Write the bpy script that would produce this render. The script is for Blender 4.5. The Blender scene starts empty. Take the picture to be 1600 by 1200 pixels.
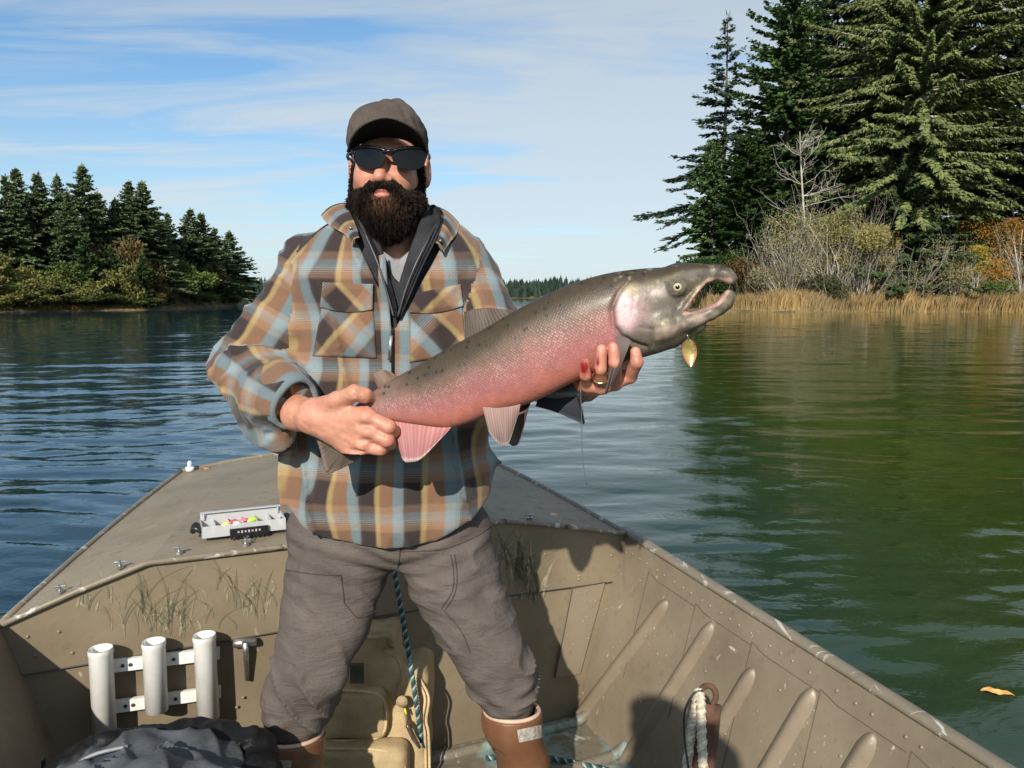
import bpy, math, random
import numpy as np
from mathutils import Vector, Matrix
random.seed(7); RNG = np.random.default_rng(7)
R_ = math.radians
sc = bpy.context.scene
COL = sc.collection

# ------------------------------------------------------------------ camera, sky, sun, exposure
F_PX = 1280.0; CAM_Z = 1.36; PITCH = math.atan(137 / F_PX)
cam_d = bpy.data.cameras.new('camera'); cam_d.sensor_width = 36.0; cam_d.lens = F_PX / 1600 * 36
cam_d.clip_start = 0.02; cam_d.clip_end = 6000
cam = bpy.data.objects.new('camera', cam_d); COL.objects.link(cam)
cam.location = (0, 0, CAM_Z); cam.rotation_euler = (math.pi / 2 - PITCH, 0, 0)
sc.camera = cam
SUN_EL = R_(28.5); SUN_AZ = R_(192)             # azimuth from +Y, clockwise: behind the camera, a little left
wd = bpy.data.worlds.new('World'); sc.world = wd; wd.use_nodes = True
SKY_STRENGTH = 0.092
sun_d = bpy.data.lights.new('sun', 'SUN'); sun_d.energy = 4.9; sun_d.angle = R_(0.6); sun_d.color = (1.0, 0.93, 0.82)
sun = bpy.data.objects.new('sun', sun_d); COL.objects.link(sun)
to_sun = Vector((math.sin(SUN_AZ) * math.cos(SUN_EL), math.cos(SUN_AZ) * math.cos(SUN_EL), math.sin(SUN_EL)))
sun.rotation_euler = to_sun.to_track_quat('Z', 'Y').to_euler(); sun.location = (-3, -8, 12)
sc.view_settings.view_transform = 'Standard'; sc.view_settings.look = 'None'
sc.view_settings.exposure = 0.18; sc.view_settings.gamma = 1.0; sc.view_settings.use_curve_mapping = False
sc.render.engine = 'CYCLES'
sc.cycles.max_bounces = 6; sc.cycles.diffuse_bounces = 3; sc.cycles.glossy_bounces = 3
sc.cycles.transmission_bounces = 6; sc.cycles.transparent_max_bounces = 12
sc.cycles.caustics_reflective = False; sc.cycles.caustics_refractive = False
sc.cycles.use_denoising = True

# ------------------------------------------------------------------ node helper
class NT:
    def __init__(s, tree): s.t = tree; s.n = tree.nodes; s.l = tree.links
    def new(s, t, **kw):
        n = s.n.new(t)
        for k, v in kw.items(): setattr(n, k, v)
        return n
    def put(s, sock, v):
        if v is None: return
        if isinstance(v, bpy.types.NodeSocket): s.l.new(v, sock)
        elif isinstance(v, (tuple, list)) and len(v) == 3 and sock.type == 'RGBA': sock.default_value = (*v, 1)
        else: sock.default_value = v
    def m(s, op, a, b=None, c=None, clamp=False):
        n = s.new('ShaderNodeMath', operation=op); n.use_clamp = clamp
        s.put(n.inputs[0], a); s.put(n.inputs[1], b); s.put(n.inputs[2], c); return n.outputs[0]
    def vm(s, op, a, b=None):
        n = s.new('ShaderNodeVectorMath', operation=op); s.put(n.inputs[0], a); s.put(n.inputs[1], b); return n.outputs[0]
    def mix(s, f, a, b, mode='MIX'):
        n = s.new('ShaderNodeMix', data_type='RGBA', blend_type=mode); n.clamp_factor = True
        s.put(n.inputs[0], f); s.put(n.inputs[6], a); s.put(n.inputs[7], b); return n.outputs[2]
    def noise(s, vec, scale=5, detail=3, rough=.55, dist=0.0, out=0):
        n = s.new('ShaderNodeTexNoise'); s.put(n.inputs['Vector'], vec); n.inputs['Scale'].default_value = scale
        n.inputs['Detail'].default_value = detail; n.inputs['Roughness'].default_value = rough; n.inputs['Distortion'].default_value = dist
        return n.outputs[out]
    def voro(s, vec, scale=5, feature='F1', out=0, rnd=1.0):
        n = s.new('ShaderNodeTexVoronoi', feature=feature); s.put(n.inputs['Vector'], vec); n.inputs['Scale'].default_value = scale
        n.inputs['Randomness'].default_value = rnd; return n.outputs[out]
    def ramp(s, f, stops, interp='LINEAR'):
        n = s.new('ShaderNodeValToRGB'); r = n.color_ramp; r.interpolation = interp
        while len(r.elements) < len(stops): r.elements.new(0.5)
        for e, (p, c) in zip(r.elements, stops):
            e.position = p; e.color = (*c, 1) if not isinstance(c, (int, float)) else (c, c, c, 1)
        s.put(n.inputs[0], f); return n.outputs[0]
    def mapr(s, v, a, b, c=0.0, d=1.0):
        n = s.new('ShaderNodeMapRange'); s.put(n.inputs[0], v)
        for i, x in enumerate((a, b, c, d)): n.inputs[i + 1].default_value = x
        return n.outputs[0]
    def map(s, vec, loc=(0, 0, 0), rot=(0, 0, 0), scale=(1, 1, 1)):
        n = s.new('ShaderNodeMapping'); s.put(n.inputs[0], vec); n.inputs[1].default_value = loc
        n.inputs[2].default_value = rot; n.inputs[3].default_value = scale; return n.outputs[0]
    def attr(s, name, out='Color'):
        n = s.new('ShaderNodeAttribute', attribute_name=name); return n.outputs[out]
    def sep(s, vec):
        n = s.new('ShaderNodeSeparateXYZ'); s.put(n.inputs[0], vec); return n.outputs
    def comb(s, x=0., y=0., z=0.):
        n = s.new('ShaderNodeCombineXYZ'); s.put(n.inputs[0], x); s.put(n.inputs[1], y); s.put(n.inputs[2], z); return n.outputs[0]
    def bump(s, h, strength=.5, dist=.01, normal=None):
        n = s.new('ShaderNodeBump'); n.inputs['Strength'].default_value = strength; n.inputs['Distance'].default_value = dist
        s.put(n.inputs['Height'], h); s.put(n.inputs['Normal'], normal); return n.outputs[0]
    def obj(s): return s.new('ShaderNodeTexCoord').outputs['Object']
    def pos(s): return s.new('ShaderNodeNewGeometry').outputs['Position']

def material(name, build=None, color=(.5, .5, .5), rough=.6, **kw):
    m = bpy.data.materials.new(name); m.use_nodes = True
    t = NT(m.node_tree); b = t.n['Principled BSDF']
    b.inputs['Base Color'].default_value = (*color, 1); b.inputs['Roughness'].default_value = rough
    for k, v in kw.items(): t.put(b.inputs[k.replace('_', ' ')], v)
    if build:
        out = build(t, b) or {}
        for k, v in out.items(): t.put(b.inputs[k], v)
    return m

def simple(name, color, rough=.6, var=.25, scale=20, bump=.15, bscale=120, **kw):
    """plain coloured material with blotchy variation and fine relief"""
    def f(t, b):
        o = t.obj(); n = t.noise(o, scale, 4)
        lo = tuple(c * (1 - var) for c in color); hi = tuple(min(1, c * (1 + var)) for c in color)
        return {'Base Color': t.mix(t.mapr(n, .3, .7), lo, hi), 'Normal': t.bump(t.noise(o, bscale, 3), bump, .003),
                'Roughness': t.mapr(n, .3, .7, max(0, rough - .08), min(1, rough + .08))}
    return material(name, f, **kw)

# ------------------------------------------------------------------ sky with thin high cloud
def build_world():
    t = NT(wd.node_tree); t.n.clear()
    out = t.new('ShaderNodeOutputWorld'); bg = t.new('ShaderNodeBackground'); t.l.new(bg.outputs[0], out.inputs[0])
    sky = t.new('ShaderNodeTexSky', sky_type='NISHITA'); sky.sun_disc = False
    sky.sun_elevation = SUN_EL; sky.sun_rotation = SUN_AZ; sky.altitude = 0; sky.air_density = 1.0; sky.dust_density = 0.6; sky.ozone_density = 2.2
    d = t.new('ShaderNodeTexCoord').outputs['Generated']
    x, y, z = t.sep(d)
    zz = t.m('ADD', t.m('MAXIMUM', z, 0.0), 0.10)
    p = t.comb(t.m('DIVIDE', x, zz), t.m('DIVIDE', y, zz), 0.0)
    veil = t.noise(t.map(p, loc=(1.7, .35, 0), rot=(0, 0, R_(14)), scale=(.32, .62, 1)), 1.0, 5, .52, .5)
    streak = t.noise(t.map(p, loc=(3.1, 7.7, 0), rot=(0, 0, R_(-10)), scale=(.5, 1.7, 1)), 1.3, 6, .6, .9)
    low = t.mapr(z, .02, .24, .55, 0.0)                    # cloud thickens toward the horizon
    side_ = t.mapr(t.m('DIVIDE', x, t.m('MAXIMUM', y, .05)), -.55, .15, -.05, .11)          # the bank of cloud lies to the right
    m1 = t.mapr(t.m('ADD', t.m('ADD', veil, side_), t.m('MULTIPLY', t.m('SUBTRACT', streak, .5), .6)), .41, .66)
    m2 = t.m('MULTIPLY', t.mapr(streak, .44, .70), .85)
    mask = t.m('MINIMUM', t.m('ADD', t.m('MAXIMUM', t.m('MAXIMUM', m1, m2), .10), low), .93)
    cl = t.mix(t.mapr(z, .05, .45), (6.9, 7.6, 8.1), (4.9, 5.5, 5.9))
    skyc = t.mix(1.0, sky.outputs[0], (.84, 1.20, 1.38), 'MULTIPLY')
    col = t.mix(t.m('MULTIPLY', mask, .90), skyc, cl)
    t.l.new(col, bg.inputs[0]); bg.inputs[1].default_value = SKY_STRENGTH
build_world()

# ------------------------------------------------------------------ geometry helpers
CP, SP = math.cos(PITCH), math.sin(PITCH)
def ray(px, py):
    a = (px - 800) / F_PX; b = (py - 600) / F_PX
    return np.array([a, CP - b * SP, -SP - b * CP])
ORG = np.array([0, 0, CAM_Z])
def P(px, py, Y):                    # the point at forward distance Y seen there in the photograph
    d = ray(px, py); return ORG + d * (Y / d[1])
def PZ(px, py, z):                   # the point at height z
    d = ray(px, py); return ORG + d * ((z - CAM_Z) / d[2])
def hit(px, py, p0, n):              # the point on a plane
    d = ray(px, py); p0 = np.asarray(p0); n = np.asarray(n)
    return ORG + d * (np.dot(p0 - ORG, n) / np.dot(d, n))
def proj(p):                         # world -> photo pixel (arrays welcome)
    p = np.asarray(p, float); x = p[..., 0]; y = p[..., 1]; z = p[..., 2] - CAM_Z
    dep = y * CP - z * SP; up = y * SP + z * CP
    return 800 + F_PX * x / dep, 600 - F_PX * up / dep

def mesh(name, verts, faces, mat=None, parent=None, smooth=True, attrs=None, uv=None, mats=None, fmat=None, loc=None):
    me = bpy.data.meshes.new(name)
    verts = np.asarray(verts, float)
    if loc is not None: verts = verts - np.asarray(loc)
    me.from_pydata(verts.tolist(), [], faces.tolist() if isinstance(faces, np.ndarray) else faces)
    if smooth: me.polygons.foreach_set('use_smooth', np.ones(len(me.polygons), bool))
    for m in (mats or ([mat] if mat else [])): me.materials.append(m)
    if fmat is not None: me.polygons.foreach_set('material_index', np.asarray(fmat, np.int32))
    for k, v in (attrs or {}).items():
        v = np.asarray(v, np.float32)
        if v.ndim == 1: me.attributes.new(k, 'FLOAT', 'POINT').data.foreach_set('value', v)
        elif v.shape[1] == 3:
            if k == 'Col':
                a = me.color_attributes.new(k, 'FLOAT_COLOR', 'POINT')
                a.data.foreach_set('color', np.concatenate([v, np.ones((len(v), 1), np.float32)], 1).ravel())
            else: me.attributes.new(k, 'FLOAT_VECTOR', 'POINT').data.foreach_set('vector', v.ravel())
    me.update()
    o = bpy.data.objects.new(name, me); COL.objects.link(o)
    if loc is not None: o.location = loc
    if parent is not None: o.parent = parent; o.matrix_parent_inverse = Matrix.Translation(-parent.location) if parent.type == 'EMPTY' or parent.location.length else Matrix()
    return o
def tag(o, label=None, cat=None, group=None, kind=None):
    if label: o['label'] = label
    if cat: o['category'] = cat
    if group: o['group'] = group
    if kind: o['kind'] = kind
    return o
def thing(name, loc, label, cat, group=None):
    o = bpy.data.objects.new(name, None); COL.objects.link(o); o.location = tuple(loc); o.empty_display_size = .1
    return tag(o, label, cat, group)
class MB:
    """collects shapes into one mesh"""
    def __init__(s): s.v = []; s.f = []; s.n = 0; s.a = []
    def add(s, v, f, col=None):
        v = np.asarray(v, float); s.v.append(v); s.f += [tuple(int(i) + s.n for i in q) for q in f]; s.n += len(v)
        if col is not None:
            c = np.asarray(col, float); s.a.append(np.tile(c, (len(v), 1)) if c.ndim == 1 else c)
        return s
    def box(s, c, size, rot=None, col=None):
        h = np.asarray(size) / 2
        v = np.array([[x, y, z] for x in (-1, 1) for y in (-1, 1) for z in (-1, 1)], float) * h
        if rot is not None: v = v @ np.asarray(rot).T
        return s.add(v + np.asarray(c), [(0, 1, 3, 2), (4, 6, 7, 5), (0, 4, 5, 1), (2, 3, 7, 6), (0, 2, 6, 4), (1, 5, 7, 3)], col)
    def tube(s, pts, rad, seg=10, cap=True, flat=None, col=None):
        v, f = tube_geo(pts, rad, seg, cap, flat); return s.add(v, f, col)
    def prism(s, poly, off, col=None):
        """polygon (n,3) extruded by vector off"""
        p = np.asarray(poly, float); n = len(p)
        return s.add(np.concatenate([p, p + np.asarray(off)]), [tuple(range(n))[::-1], tuple(range(n, 2 * n))] +
                     [(i, (i + 1) % n, n + (i + 1) % n, n + i) for i in range(n)], col)
    def build(s, name, mat, parent=None, smooth=False, **kw):
        at = {'Col': np.concatenate(s.a)} if s.a else None
        return mesh(name, np.concatenate(s.v), s.f, mat, parent, smooth, at, **kw)
def frames(pts):
    pts = np.asarray(pts, float); n = len(pts)
    tg = np.gradient(pts, axis=0); tg /= np.linalg.norm(tg, axis=1)[:, None] + 1e-12
    u = np.cross(tg[0], [0, 0, 1.0]);
    if np.linalg.norm(u) < .1: u = np.cross(tg[0], [0, 1.0, 0])
    u /= np.linalg.norm(u); U = [u]
    for i in range(1, n):
        u = U[-1] - tg[i] * np.dot(U[-1], tg[i]); u /= np.linalg.norm(u) + 1e-12; U.append(u)
    U = np.array(U); return tg, U, np.cross(tg, U)
def tube_geo(pts, rad, seg=10, cap=True, flat=None):
    pts = np.asarray(pts, float); n = len(pts); rad = np.broadcast_to(np.asarray(rad, float), (n,))
    tg, U, V = frames(pts); a = np.linspace(0, 2 * np.pi, seg, endpoint=False)
    k = 1.0 if flat is None else flat
    ring = pts[:, None] + rad[:, None, None] * (np.cos(a)[None, :, None] * U[:, None] + k * np.sin(a)[None, :, None] * V[:, None])
    v = ring.reshape(-1, 3)
    f = [(i * seg + j, i * seg + (j + 1) % seg, (i + 1) * seg + (j + 1) % seg, (i + 1) * seg + j) for i in range(n - 1) for j in range(seg)]
    if cap: f += [tuple(range(seg))[::-1], tuple((n - 1) * seg + j for j in range(seg))]
    return v, f
def spline(pts, n):
    """Catmull-Rom through points"""
    p = np.asarray(pts, float); p = np.concatenate([[2 * p[0] - p[1]], p, [2 * p[-1] - p[-2]]])
    m = len(p) - 3; t = np.linspace(0, m, n); i = np.minimum(t.astype(int), m - 1); u = (t - i)[:, None]
    a, b, c, d = p[i], p[i + 1], p[i + 2], p[i + 3]
    return .5 * (2 * b + (c - a) * u + (2 * a - 5 * b + 4 * c - d) * u ** 2 + (3 * b - a - 3 * c + d) * u ** 3)
def lerp_tab(tab, x):
    tab = np.asarray(tab, float); xs = tab[:, 0]
    return [np.interp(x, xs, tab[:, k]) for k in range(1, tab.shape[1])]
def smooth_tab(xs, ys, x):
    """monotone-ish smooth interpolation (cubic hermite)"""
    xs = np.asarray(xs, float); ys = np.asarray(ys, float); g = np.gradient(ys, xs)
    x = np.clip(x, xs[0], xs[-1]); i = np.clip(np.searchsorted(xs, x) - 1, 0, len(xs) - 2)
    h = xs[i + 1] - xs[i]; t = (x - xs[i]) / h
    return (2*t**3 - 3*t**2 + 1) * ys[i] + (t**3 - 2*t**2 + t) * h * g[i] + (-2*t**3 + 3*t**2) * ys[i+1] + (t**3 - t**2) * h * g[i+1]
def _hash(ix, iy, iz, seed):
    h = (ix.astype(np.uint32) * np.uint32(374761393)) ^ (iy.astype(np.uint32) * np.uint32(668265263)) ^ (iz.astype(np.uint32) * np.uint32(2147483647 // 3)) ^ np.uint32(seed * 974711 + 17)
    h = (h ^ (h >> np.uint32(13))) * np.uint32(1274126177); h = h ^ (h >> np.uint32(16))
    return h.astype(np.float32) / np.float32(4294967295.0) * 2 - 1
def noise3(x, y, z, seed=0):
    x, y, z = np.broadcast_arrays(np.asarray(x, np.float32), np.asarray(y, np.float32), np.asarray(z, np.float32))
    fx, fy, fz = np.floor(x), np.floor(y), np.floor(z)
    ix, iy, iz = fx.astype(np.int64), fy.astype(np.int64), fz.astype(np.int64)
    u, v, w = x - fx, y - fy, z - fz
    u = u*u*u*(u*(u*6-15)+10); v = v*v*v*(v*(v*6-15)+10); w = w*w*w*(w*(w*6-15)+10)
    r = 0
    for a in (0, 1):
        for b in (0, 1):
            for c in (0, 1):
                r = r + _hash(ix + a, iy + b, iz + c, seed) * (u if a else 1-u) * (v if b else 1-v) * (w if c else 1-w)
    return r
def fbm(x, y, z, seed=0, o=3):
    r = 0; a = 1.0
    for k in range(o): r = r + a * noise3(x, y, z, seed + k); x = x * 2.03; y = y * 2.03; z = z * 2.03; a *= .5
    return r
# signed distance shapes
def cap(p, a, b, ra, rb):
    a = np.asarray(a, np.float32); b = np.asarray(b, np.float32); ab = b - a
    t = np.clip(((p[0]-a[0])*ab[0] + (p[1]-a[1])*ab[1] + (p[2]-a[2])*ab[2]) / float(np.dot(ab, ab)), 0, 1)
    return np.sqrt((p[0]-a[0]-t*ab[0])**2 + (p[1]-a[1]-t*ab[1])**2 + (p[2]-a[2]-t*ab[2])**2) - (ra + t*(rb-ra))
def ell(p, c, r):
    x, y, z = (p[0]-c[0]), (p[1]-c[1]), (p[2]-c[2])
    k0 = np.sqrt((x/r[0])**2 + (y/r[1])**2 + (z/r[2])**2); k1 = np.sqrt((x/r[0]**2)**2 + (y/r[1]**2)**2 + (z/r[2]**2)**2)
    return k0 * (k0 - 1) / (k1 + 1e-9)
def smin(a, b, k):
    h = np.clip(.5 + .5*(b-a)/k, 0, 1); return b + (a-b)*h - k*h*(1-h)
def smax(a, b, k): return -smin(-a, -b, k)
def chain(p, pts, rad, k=.012):
    d = None
    for i in range(len(pts) - 1):
        e = cap(p, pts[i], pts[i+1], rad[i], rad[i+1]); d = e if d is None else smin(d, e, k)
    return d
def nets(f, lo, hi, h):
    """surface nets: signed field -> quads"""
    lo = np.asarray(lo, float); hi = np.asarray(hi, float)
    n = np.ceil((hi - lo) / h).astype(int) + 1
    ax = [lo[i] + h * np.arange(n[i]) for i in range(3)]
    # evaluate coarsely first, then finely only in blocks near the surface
    st = 4; nb = -(-(n - 1) // st); cx = [lo[i] + h * st * np.arange(nb[i] + 1) for i in range(3)]
    Gc = np.meshgrid(*[a.astype(np.float32) for a in cx], indexing='ij'); Dc = np.asarray(f(Gc), np.float32)
    mn = None; sg = np.zeros(nb, np.int8)
    for a in (0, 1):
        for b in (0, 1):
            for e in (0, 1):
                q = Dc[a:a+nb[0], b:b+nb[1], e:e+nb[2]]; mn = np.abs(q) if mn is None else np.minimum(mn, np.abs(q)); sg += q < 0
    near = (mn < 7 * h + .004) | ((sg > 0) & (sg < 8))
    rep = lambda A: np.repeat(np.repeat(np.repeat(A, st, 0), st, 1), st, 2)
    full = tuple(nb * st); M = np.zeros(tuple(nb * st + 1), bool); B = rep(near)
    for a in (0, 1):
        for b in (0, 1):
            for e in (0, 1): M[a:a+full[0], b:b+full[1], e:e+full[2]] |= B
    D = np.ones(tuple(nb * st + 1), np.float32); Sg = rep(np.where(sg >= 4, -1.0, 1.0).astype(np.float32)); D[:full[0], :full[1], :full[2]] = Sg
    idx3 = np.argwhere(M); pts = (lo + h * idx3).astype(np.float32)
    D[M] = f([pts[:, 0], pts[:, 1], pts[:, 2]])
    n = nb * st + 1; S = D < 0
    c = n - 1
    cnt = np.zeros(c, np.int8)
    for a in (0, 1):
        for b in (0, 1):
            for e in (0, 1): cnt += S[a:a+c[0], b:b+c[1], e:e+c[2]]
    act = (cnt > 0) & (cnt < 8); idx = np.full(c, -1, np.int64); I = np.argwhere(act); idx[act] = np.arange(len(I))
    acc = np.zeros((len(I), 3)); w = np.zeros(len(I))
    cor = [(a, b, e) for a in (0, 1) for b in (0, 1) for e in (0, 1)]
    for A in cor:
        for k in range(3):
            if A[k]: continue
            B = list(A); B[k] = 1
            da = D[I[:,0]+A[0], I[:,1]+A[1], I[:,2]+A[2]]; db = D[I[:,0]+B[0], I[:,1]+B[1], I[:,2]+B[2]]
            m = (da < 0) != (db < 0); t = np.where(m, da / np.where(m, da - db, 1), 0)
            pt = np.tile(np.array(A, float), (len(I), 1)); pt[:, k] += t
            acc += pt * m[:, None]; w += m
    V = lo + h * (I + acc / w[:, None])
    Fq = []
    for k in range(3):
        sl0 = [slice(1, -1)] * 3; sl1 = [slice(1, -1)] * 3; sl0[k] = slice(0, -1); sl1[k] = slice(1, None)
        a = S[tuple(sl0)]; b = S[tuple(sl1)]; E = np.argwhere(a != b)
        if not len(E): continue
        st = a[tuple(E.T)]
        E = E + 1; E[:, k] -= 1
        i, j = (k + 1) % 3, (k + 2) % 3
        def at(di, dj):
            q = E.copy(); q[:, i] -= di; q[:, j] -= dj; return idx[q[:, 0], q[:, 1], q[:, 2]]
        q = np.stack([at(0, 0), at(1, 0), at(1, 1), at(0, 1)], 1)
        q = np.where(st[:, None], q, q[:, ::-1]); Fq.append(q)
    Fq = np.concatenate(Fq); Fq = Fq[(Fq >= 0).all(1)]
    return V, Fq
def grid_faces(nu, nv, wrap=False):
    f = []
    for i in range(nu - 1):
        for j in range(nv if wrap else nv - 1):
            k = (j + 1) % nv; f.append((i*nv+j, i*nv+k, (i+1)*nv+k, (i+1)*nv+j))
    return f
def unit(v): v = np.asarray(v, float); return v / np.linalg.norm(v)
def sm(x, a, b):
    t = np.clip((x - a) / (b - a), 0, 1); return t * t * (3 - 2 * t)

# ------------------------------------------------------------------ water
def water_mat(t, b):
    p = t.pos()
    px, py, pz = t.sep(p)
    big = t.noise(t.map(p, rot=(0, 0, R_(6)), scale=(.55, 1.5, 1)), 1.0, 3, .5, .4)
    mid = t.noise(t.map(p, rot=(0, 0, R_(-8)), scale=(2.6, 5.2, 1)), 1.0, 4, .55, .6)
    fin = t.noise(t.map(p, rot=(0, 0, R_(24)), scale=(8.0, 12, 1)), 1.0, 2, .5, .5)
    calm = t.mapr(px, -.5, 4.5, 1.0, .85)                   # sheltered water toward the right bank
    gust = t.mapr(t.noise(t.map(p, scale=(.05, .09, 1)), 1.0, 2), .3, .7, .6, 1.25)
    h = t.m('ADD', t.m('MULTIPLY', mid, .0045), t.m('MULTIPLY', fin, .0026))
    h = t.m('MULTIPLY', t.m('MULTIPLY', h, calm), gust)
    mud = t.noise(p, .35, 3)
    right = t.mapr(px, -1.0, 3.0)
    c = t.mix(right, (.010, .034, .048), t.mix(t.mapr(mud, .3, .7), (.026, .048, .007), (.042, .066, .009)))  # bluer at left: sky reflection tinted into the base colour
    return {'Base Color': c, 'Normal': t.bump(h, 1.0, 1.0), 'Roughness': .03, 'IOR': 1.333, 'Specular IOR Level': .5}
M_water = material('lake_water', water_mat)
S = 3000
def lake():
    # real wavelets near the boat, finer mesh where they are larger in view, inside one wide sheet
    n, m = 520, 520; r = 1.1 * (95 / 1.1) ** (np.arange(n) / (n - 1)); a = np.radians(np.linspace(-68, 68, m))
    X = (r[:, None] * np.sin(a)).ravel(); Y = (r[:, None] * np.cos(a)).ravel(); rr = np.repeat(r, m)
    wx, wy = X + .35 * noise3(X * .5, Y * .5, 0, 3), Y + .25 * noise3(X * .6, Y * .6, 1, 4)
    gust = .75 + .5 * (noise3(X * .06, Y * .10, 0, 9) * .5 + .5) + .25 * noise3(X * .3, Y * .5, 0, 10); calm = 1.0 - .32 * sm(X, -.5, 5.0)
    c, s_ = math.cos(.12), math.sin(.12); ux, uy = wx * c + wy * s_, -wx * s_ + wy * c
    h = .0150 * noise3(ux * .75, uy * 1.9, 0, 1) + .0070 * noise3(ux * 1.9, uy * 4.4, 0, 2) * sm(rr, 75, 40) + .0046 * noise3(ux * 4.2 + uy, uy * 9.5, 0, 5) * sm(rr, 34, 12)
    ed = sm(rr, 95, 80) * np.tile(sm(np.abs(np.degrees(a)), 68, 58), n); Z = h * gust * calm * ed - .034 * (1 - ed)
    v = np.stack([X, Y, Z], 1); q = (np.arange(n - 1)[:, None] * m + np.arange(m - 1)).ravel(); f = np.stack([q, q + 1, q + m + 1, q + m], 1)[:, ::-1]
    k = len(v); v = np.concatenate([v, [(-S, -S, -.035), (S, -S, -.035), (S, S, -.035), (-S, S, -.035)]]); 
    return mesh('water', v, f.tolist() + [(k, k + 1, k + 2, k + 3)], M_water)
o = lake()
tag(o, 'dark rippled lake water reflecting sky and trees', kind='structure')

# ------------------------------------------------------------------ the boat
FLOOR = 0.04; GUN = 0.61
def paint(base, dark, worn, scratch=.70, gloss=.45, dirt=.5):
    def f(t, b):
        p = t.obj()
        n1 = t.noise(p, 3.5, 5, .6); n2 = t.noise(p, 28, 4, .6)
        sc1 = t.noise(t.map(p, rot=(.3, .5, .9), scale=(5, 60, 22)), 1.0, 3, .6, .6)
        sc2 = t.noise(t.map(p, rot=(1.1, -.4, .2), scale=(45, 6, 30)), 1.0, 3, .6, .4)
        spk = t.voro(p, 42, rnd=1.0)
        c = t.mix(t.mapr(n1, .32, .68), dark, base)
        c = t.mix(t.m('MULTIPLY', t.mapr(n2, .55, .75), dirt), c, tuple(x * .62 for x in dark))
        s = t.m('MAXIMUM', t.mapr(sc1, scratch, scratch + .06), t.mapr(sc2, scratch + .02, scratch + .08))
        s = t.m('MAXIMUM', s, t.m('MULTIPLY', t.mapr(spk, .10, .05), t.mapr(n1, .52, .6)))
        c = t.mix(t.m('MULTIPLY', s, .75), c, worn)
        bm = t.bump(t.m('ADD', t.m('MULTIPLY', n2, .5), t.m('MULTIPLY', t.noise(p, 6, 2), 2.0)), .25, .006)
        return {'Base Color': c, 'Roughness': t.mapr(n2, .3, .7, gloss - .08, gloss + .12), 'Normal': bm}
    return f
M_hull = material('tan_boat_paint', paint((.262, .212, .150), (.172, .136, .092), (.56, .52, .44), .69))
M_bulk = material('olive_bulkhead_paint', paint((.248, .198, .130), (.168, .132, .084), (.47, .43, .33), .71))
M_deck = material('weathered_deck_paint', paint((.275, .222, .150), (.195, .158, .108), (.46, .41, .33), .69, .62, .7))
M_edge = material('worn_aluminium_edge', paint((.24, .20, .14), (.17, .14, .10), (.58, .55, .50), .60, .42))
def floor_f(t, b):
    p = t.obj(); n = t.noise(p, 7, 5, .62); k = t.noise(p, 45, 4)
    c = t.mix(t.mapr(n, .47, .56), (.17, .145, .105), (.20, .29, .27))
    c = t.mix(t.mapr(t.noise(p, 16, 5, .7), .60, .66), c, (.42, .42, .38))
    return {'Base Color': t.mix(t.m('MULTIPLY', t.mapr(k, .5, .7), .5), c, (.08, .07, .05)), 'Roughness': .55, 'Normal': t.bump(k, .3, .004)}
M_floor = material('worn_teal_floor', floor_f)
M_metal = simple('dull_metal', (.42, .41, .39), .38, .3, 60, .2, Metallic=.9)
M_seam = simple('grimy_seam', (.10, .082, .055), .8)
M_dark = simple('dark_metal', (.05, .045, .04), .5)

gz = lambda u: max(.40, GUN + .078 * min(0, u))          # the sheer falls away aft
gL = PZ(0, 975, GUN); gR = PZ(975, 833, GUN)
AXV = unit(gR - gL); AXU = np.array([-AXV[1], AXV[0], 0.0])        # across and toward the bow
BN = -AXU                                                          # bulkhead faces aft
WID = np.linalg.norm(gR - gL)
UP = np.array([0, 0, 1.0])
boat = thing('boat', tuple((gL + gR) / 2 * [1, 1, 0] + UP * FLOOR), 'open tan aluminium boat with decked bow and ribbed sides, under the man', 'boat')
def bp(s, u, z):                      # boat coordinates: across from the left corner, toward the bow, height
    q = gL + AXV * s + AXU * u; return np.array([q[0], q[1], z])
def bhit(px, py, off=0.0): return hit(px, py, gL - AXU * off, AXU)
def to_su(p): d = np.asarray(p) - gL; return float(np.dot(d, AXV)), float(np.dot(d, AXU)), float(p[2])
crown = [gL] + [bhit(x, y) for x, y in ((120, 922), (230, 878), (440, 853), (620, 832), (785, 813), (880, 821), (930, 827))] + [gR]
FL_IN = .17                           # how far the side walls lean in at the floor
botL, botR = bp(FL_IN, 0, FLOOR), bp(WID - FL_IN, 0, FLOOR)
seam = [bhit(*q) for q in ((60, 1049), (440, 985), (800, 929), (950, 909))]
def zseam(s):
    S_ = sorted((to_su(q)[0], q[2]) for q in seam); return float(np.interp(s, [a for a, _ in S_], [b for _, b in S_]))
# upper panel of the bulkhead stands 5 mm proud of the lower one
mb = MB()
sc_ = [to_su(c) for c in crown]
lowL, lowR = FL_IN * (GUN - zseam(.1)) / (GUN - FLOOR), WID - FL_IN * (GUN - zseam(WID - .1)) / (GUN - FLOOR)
poly = [bp(s, -.006, z - .002) for s, u, z in sc_] + [bp(x, -.006, zseam(x)) for x in np.linspace(lowR, lowL, 6)]
mb.prism(poly, AXU * .012); mb.build('bulkhead_panel', M_bulk, boat)
mb = MB(); mb.prism([bp(lowL - .01, .001, zseam(lowL) + .03), bp(lowR + .01, .001, zseam(lowR) + .03), bp(WID - FL_IN, .001, FLOOR), bp(FL_IN, .001, FLOOR)], AXU * .01)
mb.build('bulkhead_panel', M_bulk, boat)
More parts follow.
